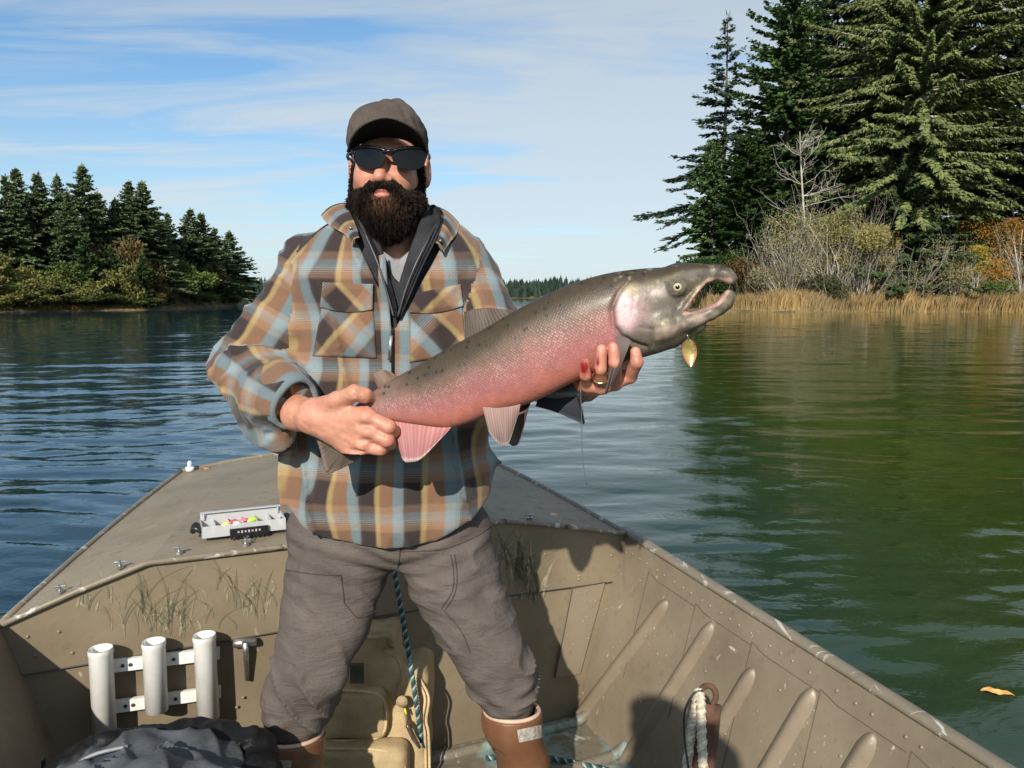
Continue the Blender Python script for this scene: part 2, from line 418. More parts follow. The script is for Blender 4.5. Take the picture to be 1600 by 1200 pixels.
# a hatch plate low on the right of the bulkhead
hp = [bhit(*q, off=.004) for q in ((893, 918), (944, 909), (905, 1052), (866, 1058))]
mb = MB(); mb.prism(hp, -AXU * .006); mb.build('hatch_plate', M_hull, boat)
mb = MB()
for a, b in ((hp[0], hp[1]), (hp[0], hp[3])):
    mb.tube([a - AXU * .0065, b - AXU * .0065], .0016, 6)
mb.build('hatch_seam', M_dark, boat)
mb = MB(); q = [bp(x, -.0075, zseam(x)) for x in np.linspace(lowL, lowR, 20)]; mb.tube(q, .0018, 6); mb.build('panel_seam', M_dark, boat)
# deck
bowL = PZ(283, 737, .69); su = to_su(bowL); BW = 1.16
bowz = lambda k: .69 + .035 * math.sin(math.pi * k)
nrow = 14; dv = []
ss = np.array([c[0] for c in sc_]); sn = (ss - ss[0]) / (ss[-1] - ss[0])
fine = np.unique(np.concatenate([sn, np.linspace(0, 1, 25)]))
fz = np.interp(fine, sn, [c[2] for c in sc_])
for i in range(nrow):
    k = i / (nrow - 1)
    for j, s in enumerate(fine):
        A = bp(s * WID, -.012, fz[j]); B = bp(su[0] + s * BW, su[1] + .05 * math.sin(math.pi * s), bowz(s))
        dv.append(A * (1 - k) + B * k + UP * .012 * math.sin(math.pi * k))
dv = np.array(dv); nf = len(fine)
vv = np.concatenate([dv, dv - UP * .006]); ff = grid_faces(nrow, nf); off = len(dv)
ff = [f[::-1] for f in ff] + [tuple(i + off for i in f) for f in ff]
mesh('foredeck', vv, ff, M_deck, boat, smooth=False)
lip = spline([bp(s * WID, -.013, z + .001) for s, z in zip(fine, fz)], 60)
mb = MB(); mb.tube(lip, .0075, 8); mb.build('deck_lip', M_edge, boat, smooth=True)
for e, nm in ((0, 'left'), (nf - 1, 'right')):
    edge = dv[e::nf] + UP * .002
    mb = MB(); mb.tube(edge, .009, 8); mb.build('deck_edge', M_edge, boat, smooth=True)
mb = MB(); mb.tube(dv[-nf:] + UP * .002, .009, 8); mb.build('bow_edge', M_edge, boat, smooth=True)
# sides: inner and outer skin, top rail
sp = lambda u, sgn: .16 * u if sgn > 0 else 0.0
def side(s0, sgn, name):
    us = np.linspace(-3.7, 0, 24); v = []; f = []
    for u in us:
        e = FL_IN * (GUN - gz(u)) / (GUN - FLOOR) + (.16 * u if sgn > 0 else 0)      # the left side spreads aft
        for (ds, z) in ((e, gz(u)), (FL_IN + sp(u, sgn), FLOOR), (FL_IN - .03 + sp(u, sgn), FLOOR - .09), (e - .028, gz(u))):
            v.append(bp(s0 + sgn * ds, u, z))
    n = len(us)
    for i in range(n - 1):
        for j in range(4):
            k = (j + 1) % 4; f.append((i*4+j, i*4+k, (i+1)*4+k, (i+1)*4+j))
    f += [(0, 1, 2, 3), tuple((n-1)*4 + j for j in (3, 2, 1, 0))]
    mesh(name, v, f, M_hull, boat, smooth=False)
    mb = MB(); mb.tube([bp(s0 + sgn * (FL_IN * (GUN - gz(u)) / (GUN - FLOOR) - .012 + sp(u, sgn)), u, gz(u) + .004) for u in np.linspace(-3.7, .02, 40)], .019, 10, flat=.6); mb.build('gunwale_rail', M_edge, boat, smooth=True)
    # bow flank outside
    B0 = dv[-nf] if sgn > 0 else dv[-1]; T0 = bp(s0, 0, GUN)
    q = []; m = 8
    for i in range(m + 1):
        k = i / m; top = T0 * (1-k) + B0 * k; inn = AXV * sgn
        low = bp(s0 + sgn * FL_IN, 0, FLOOR - .09) * (1-k) + (B0 + inn * .1 - AXU * .25 - UP * (B0[2] - .12)) * k
        q += [top - UP * .004, low]
    mesh('bow_flank', q, grid_faces(m + 1, 2), M_hull, boat, smooth=False)
side(0, 1, 'hull_side'); side(WID, -1, 'hull_side')
b0, b1 = dv[-nf], dv[-1]
q0 = b0 + AXV * .1 - AXU * .25; q1 = b1 - AXV * .1 - AXU * .25; q0[2] = q1[2] = .12
mesh('bow_plate', [b0 - UP * .004, b1 - UP * .004, q1, q0], [(0, 1, 2, 3)], M_hull, boat, smooth=False)
mesh('bow_bottom', [q0, q1, bp(WID - FL_IN, 0, FLOOR - .09), bp(FL_IN, 0, FLOOR - .09)], [(0, 1, 2, 3)], M_hull, boat, smooth=False)
mb = MB(); mb.prism([bp(FL_IN - .02, .0, FLOOR), bp(WID - FL_IN + .02, .0, FLOOR), bp(WID - FL_IN + .02, -3.7, FLOOR), bp(FL_IN - .02 - .592, -3.7, FLOOR)], (0, 0, -.03))
mb.build('boat_floor', M_floor, boat)
mb = MB(); mb.prism([bp(.05 - .592, -3.7, .40), bp(WID - .05, -3.7, .40), bp(WID - FL_IN, -3.7, FLOOR - .09), bp(FL_IN - .592, -3.7, FLOOR - .09)], -AXU * .03)
mb.build('stern_plate', M_hull, boat)
# pressed ribs on the right-hand wall
W0 = bp(WID, 0, GUN); WB = bp(WID - FL_IN, 0, FLOOR); wall_n = unit(np.cross(W0 - WB, AXU)); 
if np.dot(wall_n, ORG - W0) < 0: wall_n = -wall_n
def rib(a, b, w, name='rib'):
    n = 34; t = 1 - (1 - np.linspace(0, 1, n)) ** 1.8; ax = unit(b - a); sd = unit(np.cross(wall_n, ax)); v = []
    L = np.linalg.norm(b - a); prof = np.linspace(-1, 1, 11)
    for k in t:
        e = min(1, math.sqrt(max(0, 1 - max(0, (k - (1 - 2.1*w/L)) / (2.1*w/L))**2)))
        for q in prof:
            hgt = .62 * w * math.cos(q * math.pi / 2) ** 1.3 * e if abs(q) < 1 else -.002
            v.append(a + (b - a) * k + sd * q * w * max(e, .05) + wall_n * hgt)
    return mesh(name, v, grid_faces(n, 11), M_hull, boat)
wh = lambda x, y: hit(x, y, W0, wall_n)
rib_tops = [((1043, 938), (905, 1118)), ((1114, 973), (975, 1190)), ((1178, 1044), (1060, 1245)), ((1272, 1076), (1140, 1300)), ((1366, 1146), (1230, 1370))]
for tp, bt in rib_tops: rib(wh(*bt), wh(*tp), .026)
for k in range(1, 4):                                    # the row goes on behind the camera
    a = wh(*rib_tops[-1][1]) - AXU * .2 * k; b = wh(*rib_tops[-1][0]) - AXU * .2 * k; rib(a, b, .023)
# floor ribs where the bottom sweeps up to the bulkhead
for k, u in enumerate((-.05, -.26, -.48)):
    mb = MB(); pts = [bp(FL_IN + .03, u, FLOOR + .004), bp(WID/2, u, FLOOR + .004), bp(WID - FL_IN - .10, u, FLOOR + .004), bp(WID - FL_IN - .02, u, FLOOR + .012), bp(WID - FL_IN + .02, u, FLOOR + .03)]
    mb.tube(spline(pts, 30), .017, 10); mb.build('floor_rib', M_floor, boat, smooth=True)
# wall strip seams and rivets
mb = MB()
def rivet(c, n, r=.0045):
    n = unit(n); a = unit(np.cross(n, [.3, .2, 1])); b = np.cross(n, a); v = [c + n * r * .7]; 
    for rr, hh in ((.65, .5), (1, 0)):
        v += [c + n * r * hh + (a * math.cos(q) + b * math.sin(q)) * r * rr for q in np.linspace(0, 2*np.pi, 8, endpoint=False)]
    f = [(0, 1 + i, 1 + (i+1) % 8) for i in range(8)] + [(1+i, 9+i, 9+(i+1) % 8, 1+(i+1) % 8) for i in range(8)]
    mb.add(v, f)
def wp(u, d): return W0 + AXU * u + unit(WB - W0) * (d + (GUN - gz(u)) / abs(unit(WB - W0)[2])) + wall_n * .0008
u = -.07
while u > -2.2:
    rivet(wp(u, .042), wall_n); u -= .036 + .05 * random.random() ** 2
for u, d in ((-.035, .05), (-.04, .12), (-.3, .25), (-.5, .2), (-.62, .3), (-.14, .1), (-.75, .12), (-.95, .16), (-1.0, .26)): rivet(wp(u, d), wall_n)
for x, y in ((852, 866), (935, 849), (956, 868), (917, 882), (905, 900), (43, 995), (92, 987), (113, 1020), (55, 1025), (380, 1090), (370, 1105), (877, 1022), (893, 1014), (905, 905)):
    rivet(bhit(x, y, .007), BN)
mb.build('rivets', M_hull, boat, smooth=True)['kind'] = 'stuff'
mb = MB()
for u0 in (-.17, -.40, -.63, -.86, -1.1):
    mb.tube([wp(u0, .06), wp(u0 - .01, .38)], .0012, 5)
    mb.tube([wp(u0, .06), wp(u0 - .05, .07), wp(u0 - .23, .068)], .0010, 5)
mb.build('wall_seams', M_seam, boat)['kind'] = 'stuff'
# camouflage grass blades painted on the bulkhead
def grass_paint(cx, cy, n, spread, hgt, cols, seed):
    r = random.Random(seed)
    for _ in range(n):
        x = cx + r.gauss(0, spread); y = cy + r.gauss(0, 10); lean = r.gauss(0, .55); h = hgt * r.uniform(.4, 1.1); w = r.uniform(1.0, 2.6)
        L, Rr = [], []
        for i in range(7):
            k = i / 6; xx = x + lean * h * k * k * 1.1; yy = y - h * (k - .25 * abs(lean) * k * k * k); ww = w * (math.sin(math.pi * min(1, .12 + .88 * k)) + .05)
            L.append(bhit(xx - ww, yy, .0072)); Rr.append(bhit(xx + ww, yy, .0072))
        c = np.array(cols[r.randrange(len(cols))])
        gp.add(L + Rr, [(i, i+1, 8+i, 7+i) for i in range(6)], c)
gp = MB()
pale = [(.40, .36, .22), (.34, .31, .19), (.46, .43, .30)]; dk = [(.085, .095, .045), (.11, .11, .055), (.075, .085, .04)]
for cx, cy, n, h in ((245, 985, 14, 90), (215, 960, 9, 80), (275, 990, 10, 95), (140, 945, 9, 40), (385, 950, 10, 60), (330, 930, 6, 50), (410, 960, 7, 70), (305, 975, 8, 60), (180, 985, 5, 70)):
    grass_paint(cx, cy, n // 2 + 1, 16, h * .7, pale, int(cx)); grass_paint(cx, cy, n - n // 3, 18, h, dk, int(cx) + 1)
for cx, cy, n, h in ((800, 905, 14, 90), (835, 925, 12, 95), (815, 895, 8, 70)):
    grass_paint(cx, cy, n // 2 + 2, 14, h * .8, pale, int(cx)); grass_paint(cx, cy, n, 15, h, dk, int(cx) + 1)
M_gp = material('camouflage_brush_strokes', lambda t, b: {'Base Color': t.mix(t.mapr(t.noise(t.obj(), 60, 4), .25, .75, .45, .95), t.attr('Col'), (.205, .168, .108)), 'Roughness': .6})
gp.build('painted_grass', M_gp, boat)['kind'] = 'stuff'
# latch handle, deck bolts, bow light
mb = MB(); c = bhit(382, 1004, .012)
mb.tube([bhit(364, 1006, .016), bhit(400, 1002, .016)], .011, 10); mb.tube([bhit(382, 1004, .03), bhit(384, 1020, .026), bhit(386, 1063, .014)], [.009, .008, .0055], 8, flat=.6)
mb.build('latch', M_metal, boat, smooth=True)
for x, y in ((187, 883), (281, 864), (92, 927), (386, 848), (835, 803)):
    z = GUN + .05
    s_, u_, z_ = to_su(bhit(x, y)); base = bp(s_, .03, np.interp(s_ / WID, fine, fz) + .002)
    m2 = MB(); m2.tube([base, base + UP * .008], .009, 6); m2.tube([base + UP * .008, base + UP * .020], .0035, 6); m2.tube([base + UP * .016 - AXV * .012, base + UP * .016 + AXV * .012], .003, 6)
    m2.build('deck_bolt', M_metal, boat)
# seat box on the left that carries the folded jacket (its top lies below the frame)
mb = MB(); mb.prism([bp(FL_IN + .03, -.62, FLOOR + .002), bp(.58, -.62, FLOOR + .002), bp(.58, -.27, FLOOR + .002), bp(FL_IN + .03, -.27, FLOOR + .002)], (0, 0, .27))
mb.build('seat_box', M_bulk, boat)
mb = MB(); mb.prism([bp(-.25, -2.62, .42), bp(WID - .12, -2.62, .42), bp(WID - .12, -2.28, .42), bp(-.20, -2.28, .42)], (0, 0, -.035)); mb.build('bench_seat', M_bulk, boat)

# ------------------------------------------------------------------ shores and trees
def leaf_mat(name, trans=.3, rough=.75):
    def f(t, b):
        c = t.attr('Col'); n = t.noise(t.obj(), .35, 3)
        c2 = t.mix(1.0, c, t.mix(t.mapr(n, .3, .7), (.72, .76, .8), (1.2, 1.16, 1.0)), 'MULTIPLY')
        tr = t.new('ShaderNodeBsdfTranslucent'); t.put(tr.inputs[0], c2)
        mx = t.new('ShaderNodeMixShader'); mx.inputs[0].default_value = trans
        t.l.new(b.outputs[0], mx.inputs[1]); t.l.new(tr.outputs[0], mx.inputs[2])
        t.l.new(mx.outputs[0], t.n['Material Output'].inputs[0])
        return {'Base Color': c2, 'Roughness': rough, 'Specular IOR Level': .2}
    return material(name, f)
M_needle = leaf_mat('conifer_needles', .18); M_leaf = leaf_mat('shrub_leaves', .35); M_reed = leaf_mat('dry_reeds', .25)
M_bark = material('bark', lambda t, b: {'Base Color': t.mix(t.mapr(t.noise(t.map(t.obj(), scale=(6, 6, 1)), 1.0, 4), .3, .7), (.05, .04, .032), (.15, .125, .10)), 'Roughness': .9})
M_pale = material('pale_lichen_bark', lambda t, b: {'Base Color': t.mix(t.mapr(t.noise(t.map(t.obj(), scale=(5, 5, 1.5)), 1.0, 4), .35, .65), (.26, .235, .19), (.56, .52, .44)), 'Roughness': .9})
def bank_f(t, b):
    n = t.noise(t.obj(), .5, 5)
    return {'Base Color': t.mix(t.mapr(n, .4, .6), (.10, .075, .035), (.20, .15, .07)), 'Roughness': .95, 'Normal': t.bump(t.noise(t.obj(), 3, 4), .6, .2)}
M_bank = material('bank_soil_and_dry_grass', bank_f)

def diamonds(base, dirv, length, width, nrm):
    """one leaf spray per row: a folded diamond; returns verts, quads"""
    d = dirv / (np.linalg.norm(dirv, axis=1)[:, None] + 1e-9)
    s = np.cross(d, nrm); s /= np.linalg.norm(s, axis=1)[:, None] + 1e-9
    L = length[:, None]; W = width[:, None]; up = np.cross(s, d)
    v = np.stack([base, base + d * L * .45 + s * W - up * W * .4, base + d * L, base + d * L * .45 - s * W - up * W * .4], 1)
    n = len(base); return v.reshape(-1, 3), np.arange(4 * n).reshape(n, 4)
def conifer(seed, H, R, nb, droop=.35, base=.08, spacing=.42, slen=.75, swid=.10, shape=.8, hang=.0, cols=((.018, .04, .018), (.04, .075, .03)), skirt=1.0, sparse=0.0, gapn=0.0):
    """a conifer: limbs in rough whorls, each carrying side sprays; returns crown (v,f,col) and wood (v,f)"""
    r = np.random.default_rng(seed); Bs, Ds, Ls, Ws, Ns, Cs = [], [], [], [], [], []
    wood = MB(); zz = np.linspace(0, H, 12); bend = np.stack([.012 * H * np.sin(zz / H * 3 + seed), .012 * H * np.cos(zz / H * 2.2 + seed), zz], 1)
    wood.tube(bend, H * .014 * (1 - zz / H * .94) + .01, 7)
    c0, c1 = np.array(cols[0]), np.array(cols[1])
    for i in range(nb):
        h = base + (1 - base) * ((i + r.random()) / nb) ** .92
        if gapn and noise3(h * 9, seed * 3.1, 0, seed)[()] < -1 + gapn: continue
        az = r.random() * 6.2832; k = (h - base) / (1 - base)
        L = R * ((1 - k) ** shape * (skirt + (1 - skirt) * min(1, k / .25)) + .03) * r.uniform(.5, 1.18) * (1 + .22 * math.sin(2 * az + 9 * h + seed) * (1 - k))
        p0 = np.array([np.interp(h * H, zz, bend[:, 0]), np.interp(h * H, zz, bend[:, 1]), h * H])
        dh = np.array([math.cos(az), math.sin(az), 0]); up = .10 + .55 * k ** 2 + r.normal(0, .13); dr = droop * (1 - .6 * k) * r.uniform(.7, 1.3)
        n = max(4, int(L / spacing * 3.2)); t = np.sort(r.uniform(.12 + sparse * .3, 1, n)); t[-1] = 1
        pts = p0 + dh * (L * t)[:, None] + np.array([0, 0, 1.0]) * (L * (up * t - dr * t * t + .10 * t ** 6))[:, None]
        if L > .8: wood.tube(np.array([p0, p0 + dh * L * .45 + np.array([0, 0, L * (up * .45 - dr * .2)]), pts[int(n * .8)]]), [.007 * L + .008, .005 * L, .003], 4)
        side = np.array([-dh[1], dh[0], 0]); sg = np.where(r.random(n) < .5, -1, 1)[:, None]
        for rep in range(3):
            sp = r.uniform(.5, 1.25, n)[:, None]
            d = dh * r.uniform(.5, 1.0, n)[:, None] + side * sg * sp * (1, -1, .15)[rep] + np.array([0, 0, 1.0]) * (r.normal(-.16 - hang * r.random(n) * 1.4, .16, n))[:, None]
            ln = slen * r.uniform(.55, 1.25, n) * np.clip(.45 + .55 * (1 - t), .4, 1) * min(1, .35 + L / R)
            Bs.append(pts + r.normal(0, .06 * slen, (n, 3))); Ds.append(d); Ls.append(ln); Ws.append(swid * r.uniform(.7, 1.3, n))
            Ns.append(np.array([0, 0, .45]) + dh * .55 + r.normal(0, .45, (n, 3)))
            m = np.clip(r.normal(.5, .25, n) + .25 * (t - .5), 0, 1)[:, None]; Cs.append(c0 * (1 - m) + c1 * m)
    n = 10; Bs.append(bend[-1] - np.array([0, 0, 1.]) * np.linspace(0, .05 * H, n)[:, None]); Ds.append(r.normal(0, .5, (n, 3)) + [0, 0, .9]); Ls.append(np.full(n, slen * .8)); Ws.append(np.full(n, swid * .7)); Ns.append(r.normal(0, 1, (n, 3))); Cs.append(np.tile(c1, (n, 1)))
    v, f = diamonds(np.concatenate(Bs), np.concatenate(Ds), np.concatenate(Ls), np.concatenate(Ws), np.concatenate(Ns))
    return (v, f, np.repeat(np.concatenate(Cs), 4, 0)), (np.concatenate(wood.v), wood.f)
def bush(seed, rx, rz, n, cols, lsize=.22, lumps=9, stems=14, twiggy=0.0, flat=.75):
    """a broad-leaved shrub: leaf sprays on uneven lumps over a fan of stems"""
    r = np.random.default_rng(seed); wood = MB()
    cen = np.stack([r.normal(0, rx * .42, lumps), r.normal(0, rx * .42, lumps), rz * r.uniform(.25, .86, lumps)], 1); rad = rx * r.uniform(.28, .55, lumps)
    for i in range(stems):
        e = cen[i % lumps] + r.normal(0, .25 * rx, 3) * [1, 1, .5]; e[2] = abs(e[2]); m = e * [.45, .45, .55] + r.normal(0, .08 * rx, 3)
        wood.tube(spline([r.normal(0, .08 * rx, 3) * [1, 1, 0], m, e], 6), np.linspace(.035, .008, 6) * max(.6, rz / 4), 4)
    if twiggy:
        for i in range(int(twiggy)):
            a = r.random() * 6.28; q = np.array([math.cos(a), math.sin(a), 0]); s = q * rx * r.random() * .5; s[2] = rz * r.uniform(.0, .35)
            e = s + q * rx * r.uniform(.2, .8) + np.array([0, 0, rz * r.uniform(.15, .75)]) + r.normal(0, .1 * rx, 3); m = (s + e) / 2 + r.normal(0, .09 * rx, 3)
            wood.tube(spline([s, m, e], 5), np.linspace(.022, .006, 5), 3)
            for k in range(3):
                s2 = m + (e - m) * r.random(); e2 = s2 + r.normal(0, .18 * rx, 3) + [0, 0, .12 * rz]; wood.tube(np.array([s2, (s2 + e2) / 2 + r.normal(0, .03 * rx, 3), e2]), [.010, .007, .004], 3)
    k = r.integers(0, lumps, n); d = r.normal(0, 1, (n, 3)); d /= np.linalg.norm(d, axis=1)[:, None]
    b = cen[k] + d * (rad[k] * r.random(n) ** .45)[:, None] * [1, 1, flat]; b[:, 2] = np.abs(b[:, 2])
    dd = d * .6 + r.normal(0, .6, (n, 3)); c0, c1 = np.array(cols[0]), np.array(cols[1]); m = r.random(n)[:, None]
    v, f = diamonds(b, dd, lsize * r.uniform(.6, 1.3, n), lsize * .33 * r.uniform(.6, 1.3, n), r.normal(0, 1, (n, 3)))
    return (v, f, np.repeat(c0 * (1 - m) + c1 * m, 4, 0)), (np.concatenate(wood.v), wood.f)
def make_tree(name, geo, loc, label, cat, group, mat=None, bark=None, scale=None, rz=0.0, crown='crown', trunk='trunk'):
    (v, f, c), (wv, wf) = geo
    root = thing(name, loc, label, cat, group)
    a = mesh(crown, v, f, mat or M_needle, None, False, {'Col': c}); b = mesh(trunk, wv, wf, bark or M_bark, None, True)
    for x in (a, b): x.parent = root
    if scale is not None: root.scale = scale
    root.rotation_euler.z = rz
    return root
def copy_tree(root, loc, label, scale, rz):
    n = root.copy(); COL.objects.link(n); n.location = tuple(loc); n.scale = scale; n.rotation_euler.z = rz; n['label'] = label
    for ch in root.children:
        c = ch.copy(); COL.objects.link(c); c.parent = n
    return n
ORD = ['first', 'second', 'third', 'fourth', 'fifth', 'sixth', 'seventh', 'eighth', 'ninth', 'tenth', 'eleventh', 'twelfth', 'thirteenth', 'fourteenth', 'fifteenth', 'sixteenth', 'seventeenth', 'eighteenth']

# --- terrain
def shore_mesh(name, line, prof, label, seed):
    """line: shoreline points (n,2); prof: list of (distance inland, height)"""
    line = np.asarray(line, float); L = spline(np.c_[line, np.zeros(len(line))], 90)[:, :2]
    tg = np.gradient(L, axis=0); nr = np.stack([-tg[:, 1], tg[:, 0]], 1); nr /= np.linalg.norm(nr, axis=1)[:, None]
    nr = L / np.linalg.norm(L, axis=1)[:, None]            # inland: away from the lake
    ds = np.array([p[0] for p in prof]); v = []
    for i in range(len(L)):
        for d, h in prof:
            q = L[i] + nr[i] * (d + (.5 * noise3(i * .31, d * .2, 0, seed) if d > -.3 else 0)); v.append((q[0], q[1], h * min(1, .06 + max(0, (i if seed == 3 else i - 6)) / 18, .06 + (len(L) - 1 - i) / 14 if seed == 5 else 1) * (1 + .18 * float(noise3(q[0] * .15, q[1] * .15, 0, seed))) if h > 0 else h))
    o = mesh(name, v, grid_faces(len(L), len(prof)), M_bank); tag(o, label, kind='structure'); return o
lsh = [PZ(x, y, 0)[:2] for x, y in ((-170, 489.5), (-80, 489), (0, 488), (110, 486), (220, 484.5), (290, 482), (345, 479), (372, 477), (388, 473))]
shore_mesh('left_shore', lsh, [(-.6, -.5), (0, .02), (1.2, .28), (3, .6), (8, 2.0), (16, 4.0), (30, 5.0), (60, 4.0)], 'low wooded shore with a strip of dry grass on the left', 3)
rsh = [PZ(x, y, 0)[:2] for x, y in ((1020, 477), (1050, 483), (1100, 486.5), (1200, 488), (1350, 488), (1500, 487.5), (1650, 487), (1780, 488), (1880, 488.5))]
shore_mesh('right_shore', rsh, [(-.6, -.5), (0, .03), (1.5, .35), (4, .8), (9, 1.6), (16, 3.0), (30, 6.0), (55, 8.0)], 'steep wooded shore with golden reeds on the right', 5)
Yl = lambda px: float(np.interp(px, [proj([a[0], a[1], 0])[0] for a in lsh], [a[1] for a in lsh]))
Yr = lambda px: float(np.interp(px, [proj([a[0], a[1], 0])[0] for a in rsh], [a[1] for a in rsh]))

# --- left shore: dark spruces along the skyline
DARK = ((.060, .095, .046), (.165, .212, .095)); GREEN = ((.022, .045, .012), (.055, .095, .028)); 
vars_ = [conifer(100 + i, 10, 2.6, 300, droop=.30, base=.03, spacing=.30, slen=.58, swid=.105, shape=.88, cols=DARK) for i in range(4)]
spr = [(6, 275, 8, 36), (22, 264, 11, 38), (53, 272, 9, 42), (87, 274, 12, 30), (103, 300, 5, 34), (124, 259, 8, 46), (150, 300, 13, 34), (181, 311, 9, 34), (199, 284, 11, 40), (219, 285, 8, 44), (245, 330, 9, 32), (263, 334, 12, 26), (296, 327, 8, 34), (313, 334, 5, 36), (337, 357, 6, 30), (360, 362, 3, 34), (-40, 285, 7, 42), (-88, 310, 6, 40)]
protos = []; S_G = 'conifers on the skyline of the left shore'
for i, (x, y, inl, hw) in enumerate(spr):
    Y = Yl(x) + inl; g = float(np.interp(inl, [0, 3, 8, 16], [0, .6, 2.0, 4.0])); tip = P(x, y, Y); H = tip[2] - g; sx = hw * 1.4 * Y / F_PX / 2.3
    lab = 'dark spruce on the left shore skyline, %s conifer from the left edge' % ORD[i]
    if i > 15: lab = ('dark spruce just past the left edge', 'shorter dark spruce farther past the left edge')[i - 16]
    if i == 5: lab = 'tallest dark spruce on the left shore, its tip above all neighbours'
    if i == 15: lab = 'slim spruce at the right end of the left shore woods'
    loc = (tip[0], Y, g - .1); scl = (sx, sx, H / 10)
    if i < 4: protos.append(make_tree('spruce_tree', vars_[i], loc, lab, 'tree', S_G, scale=scl, rz=i * 1.3))
    else: copy_tree(protos[i % 4], loc, lab, scl, i * 1.7)
# lower growth in front of them
OL = ((.13, .14, .042), (.32, .295, .105)); BR = ((.115, .085, .036), (.23, .17, .072)); DG = ((.026, .056, .016), (.064, .110, .030)); MG = ((.075, .118, .032), (.185, .235, .070))
b_ol = bush(201, 2.2, 4.2, 2600, OL, .34); b_br = bush(202, 2.2, 3.6, 2200, BR, .32, twiggy=20); b_dg = conifer(203, 5, 1.5, 80, droop=.25, base=.02, spacing=.28, slen=.6, swid=.13, shape=.6, cols=DG); b_mg = bush(204, 2.0, 4.5, 2600, MG, .34)
low = [('shrub', b_ol, 'olive', (12, 392, 44, 3.5)), ('green', b_mg, 'green', (50, 420, 36, 2.5)), ('shrub', b_ol, 'olive', (32, 440, 46, 1.6)), ('cone', b_dg, 'dark green', (133, 370, 30, 3.0)), ('green', b_mg, 'mid green', (96, 402, 36, 4)),
       ('shrub', b_ol, 'olive', (112, 425, 36, 2)), ('cone', b_dg, 'dark green', (172, 388, 24, 3.2)), ('brown', b_br, 'rust brown', (178, 365, 40, 6)), ('shrub', b_ol, 'pale olive', (199, 402, 32, 2)), ('cone', b_dg, 'dark green', (221, 398, 20, 1.7)), ('brown', b_br, 'tan brown', (242, 400, 28, 3)),
       ('cone', b_dg, 'dark green', (256, 414, 17, 1.7)), ('green', b_mg, 'shadowy green', (285, 402, 36, 2.5)), ('brown', b_br, 'brown', (322, 404, 34, 2.2)), ('green', b_mg, 'green', (348, 425, 28, 2)), ('shrub', b_ol, 'olive', (72, 452, 32, 1.2)), ('green', b_mg, 'low green', (150, 455, 40, 1.2)), ('brown', b_br, 'reddish brown', (236, 455, 22, 1.0)), ('green', b_mg, 'low dark', (205, 458, 30, 1.4)), ('green', b_mg, 'low shadowy', (305, 448, 36, 1.5)), ('shrub', b_ol, 'olive', (-30, 420, 44, 2)), ('shrub', b_ol, 'olive', (4, 450, 36, 1.0)), ('green', b_mg, 'green', (362, 450, 20, 1.0))]
first = {}; cnt = {}
for i, (kd, geo, colr, (x, y, hw, inl)) in enumerate(low):
    Y = Yl(x) + inl; g = float(np.interp(inl, [0, 3, 8], [.1, .6, 2.0])); tip = P(x, y, Y); H = max(.8, tip[2] - g); h0, r0 = {'shrub': (4.4, 2.2), 'brown': (3.9, 2.2), 'cone': (5, 1.5), 'green': (4.7, 2.0)}[kd]
    sx = hw * Y / F_PX / r0; nm = 'small_conifer' if kd == 'cone' else 'shore_shrub'
    side = 'left of the tallest spruce' if x < 110 else ('below the tallest spruce' if x < 160 else ('at the middle of the left shore' if x < 260 else 'near the right end of the left shore'))
    key = (colr, nm); cnt[key] = cnt.get(key, 0) + 1
    lab = '%s%s %s %s' % ('' if cnt[key] == 1 else ORD[cnt[key] - 1] + ' ', colr, 'young conifer' if kd == 'cone' else 'bushy shrub', side)
    loc = (tip[0], Y, g - .05); scl = (sx, sx, H / h0)
    if kd not in first: first[kd] = make_tree(nm, geo, loc, lab, 'tree' if kd == 'cone' else 'shrub', 'low growth along the left shore', M_needle if kd == 'cone' else M_leaf, scale=scl, rz=i * .9, crown='crown' if kd == 'cone' else 'foliage', trunk='trunk' if kd == 'cone' else 'stems')
    else: copy_tree(first[kd], loc, lab, scl, i * 1.1)
# --- grass and reed strips
def reeds(name, px0, px1, Yf, n, inl, hgt, cols, label, seed, gprof):
    r = np.random.default_rng(seed); px = r.uniform(px0, px1, n); d = r.uniform(*inl, n) ; Y = np.array([Yf(x) for x in px]) + d
    X = (px - 800) / F_PX * Y / CP * (CP + 0)  # forward distance to lateral offset
    g = np.interp(d, gprof[0], gprof[1]); clump = .6 + .55 * (noise3(X * .35, Y * .35, 0, seed) * .5 + .5) + .25 * noise3(X * 1.4, Y * 1.4, 0, seed + 1)
    h = hgt * clump * r.uniform(.55, 1.15, n); w = r.uniform(.02, .05, n); ln = r.normal(0, .16, n) * h + .10 * h
    a = r.uniform(0, 3.14, n); wx, wy = np.cos(a) * w, np.sin(a) * w * .4
    v = np.stack([np.stack([X - wx, Y - wy, g - .05], 1), np.stack([X + wx, Y + wy, g - .05], 1), np.stack([X + ln * .5 + wx * .8, Y + wy, g + h * .65], 1), np.stack([X + ln, Y + r.normal(0, .1, n), g + h], 1)], 1).reshape(-1, 3)
    q = np.arange(n) * 4; f = np.stack([q, q + 1, q + 2, q + 3], 1)
    m = np.clip(r.random(n) * .6 + .4 * (noise3(X * .2, Y * .3, 3, seed) * .5 + .5), 0, 1)[:, None]
    c = np.array(cols[0]) * (1 - m) + np.array(cols[1]) * m
    o = mesh(name, v, f, M_reed, None, False, {'Col': np.repeat(c, 4, 0)}); tag(o, label, 'grass', kind='stuff'); return o
RP = ([0, 1.5, 4, 9], [.0, .35, .8, 1.6]); LP = ([0, 1.2, 3, 8], [.0, .28, .6, 2.0])
reeds('reeds', 1030, 1870, Yr, 46000, (.0, 5.5), 1.5, ((.22, .135, .055), (.46, .34, .17)), 'golden dry reeds along the right bank waterline', 31, RP)
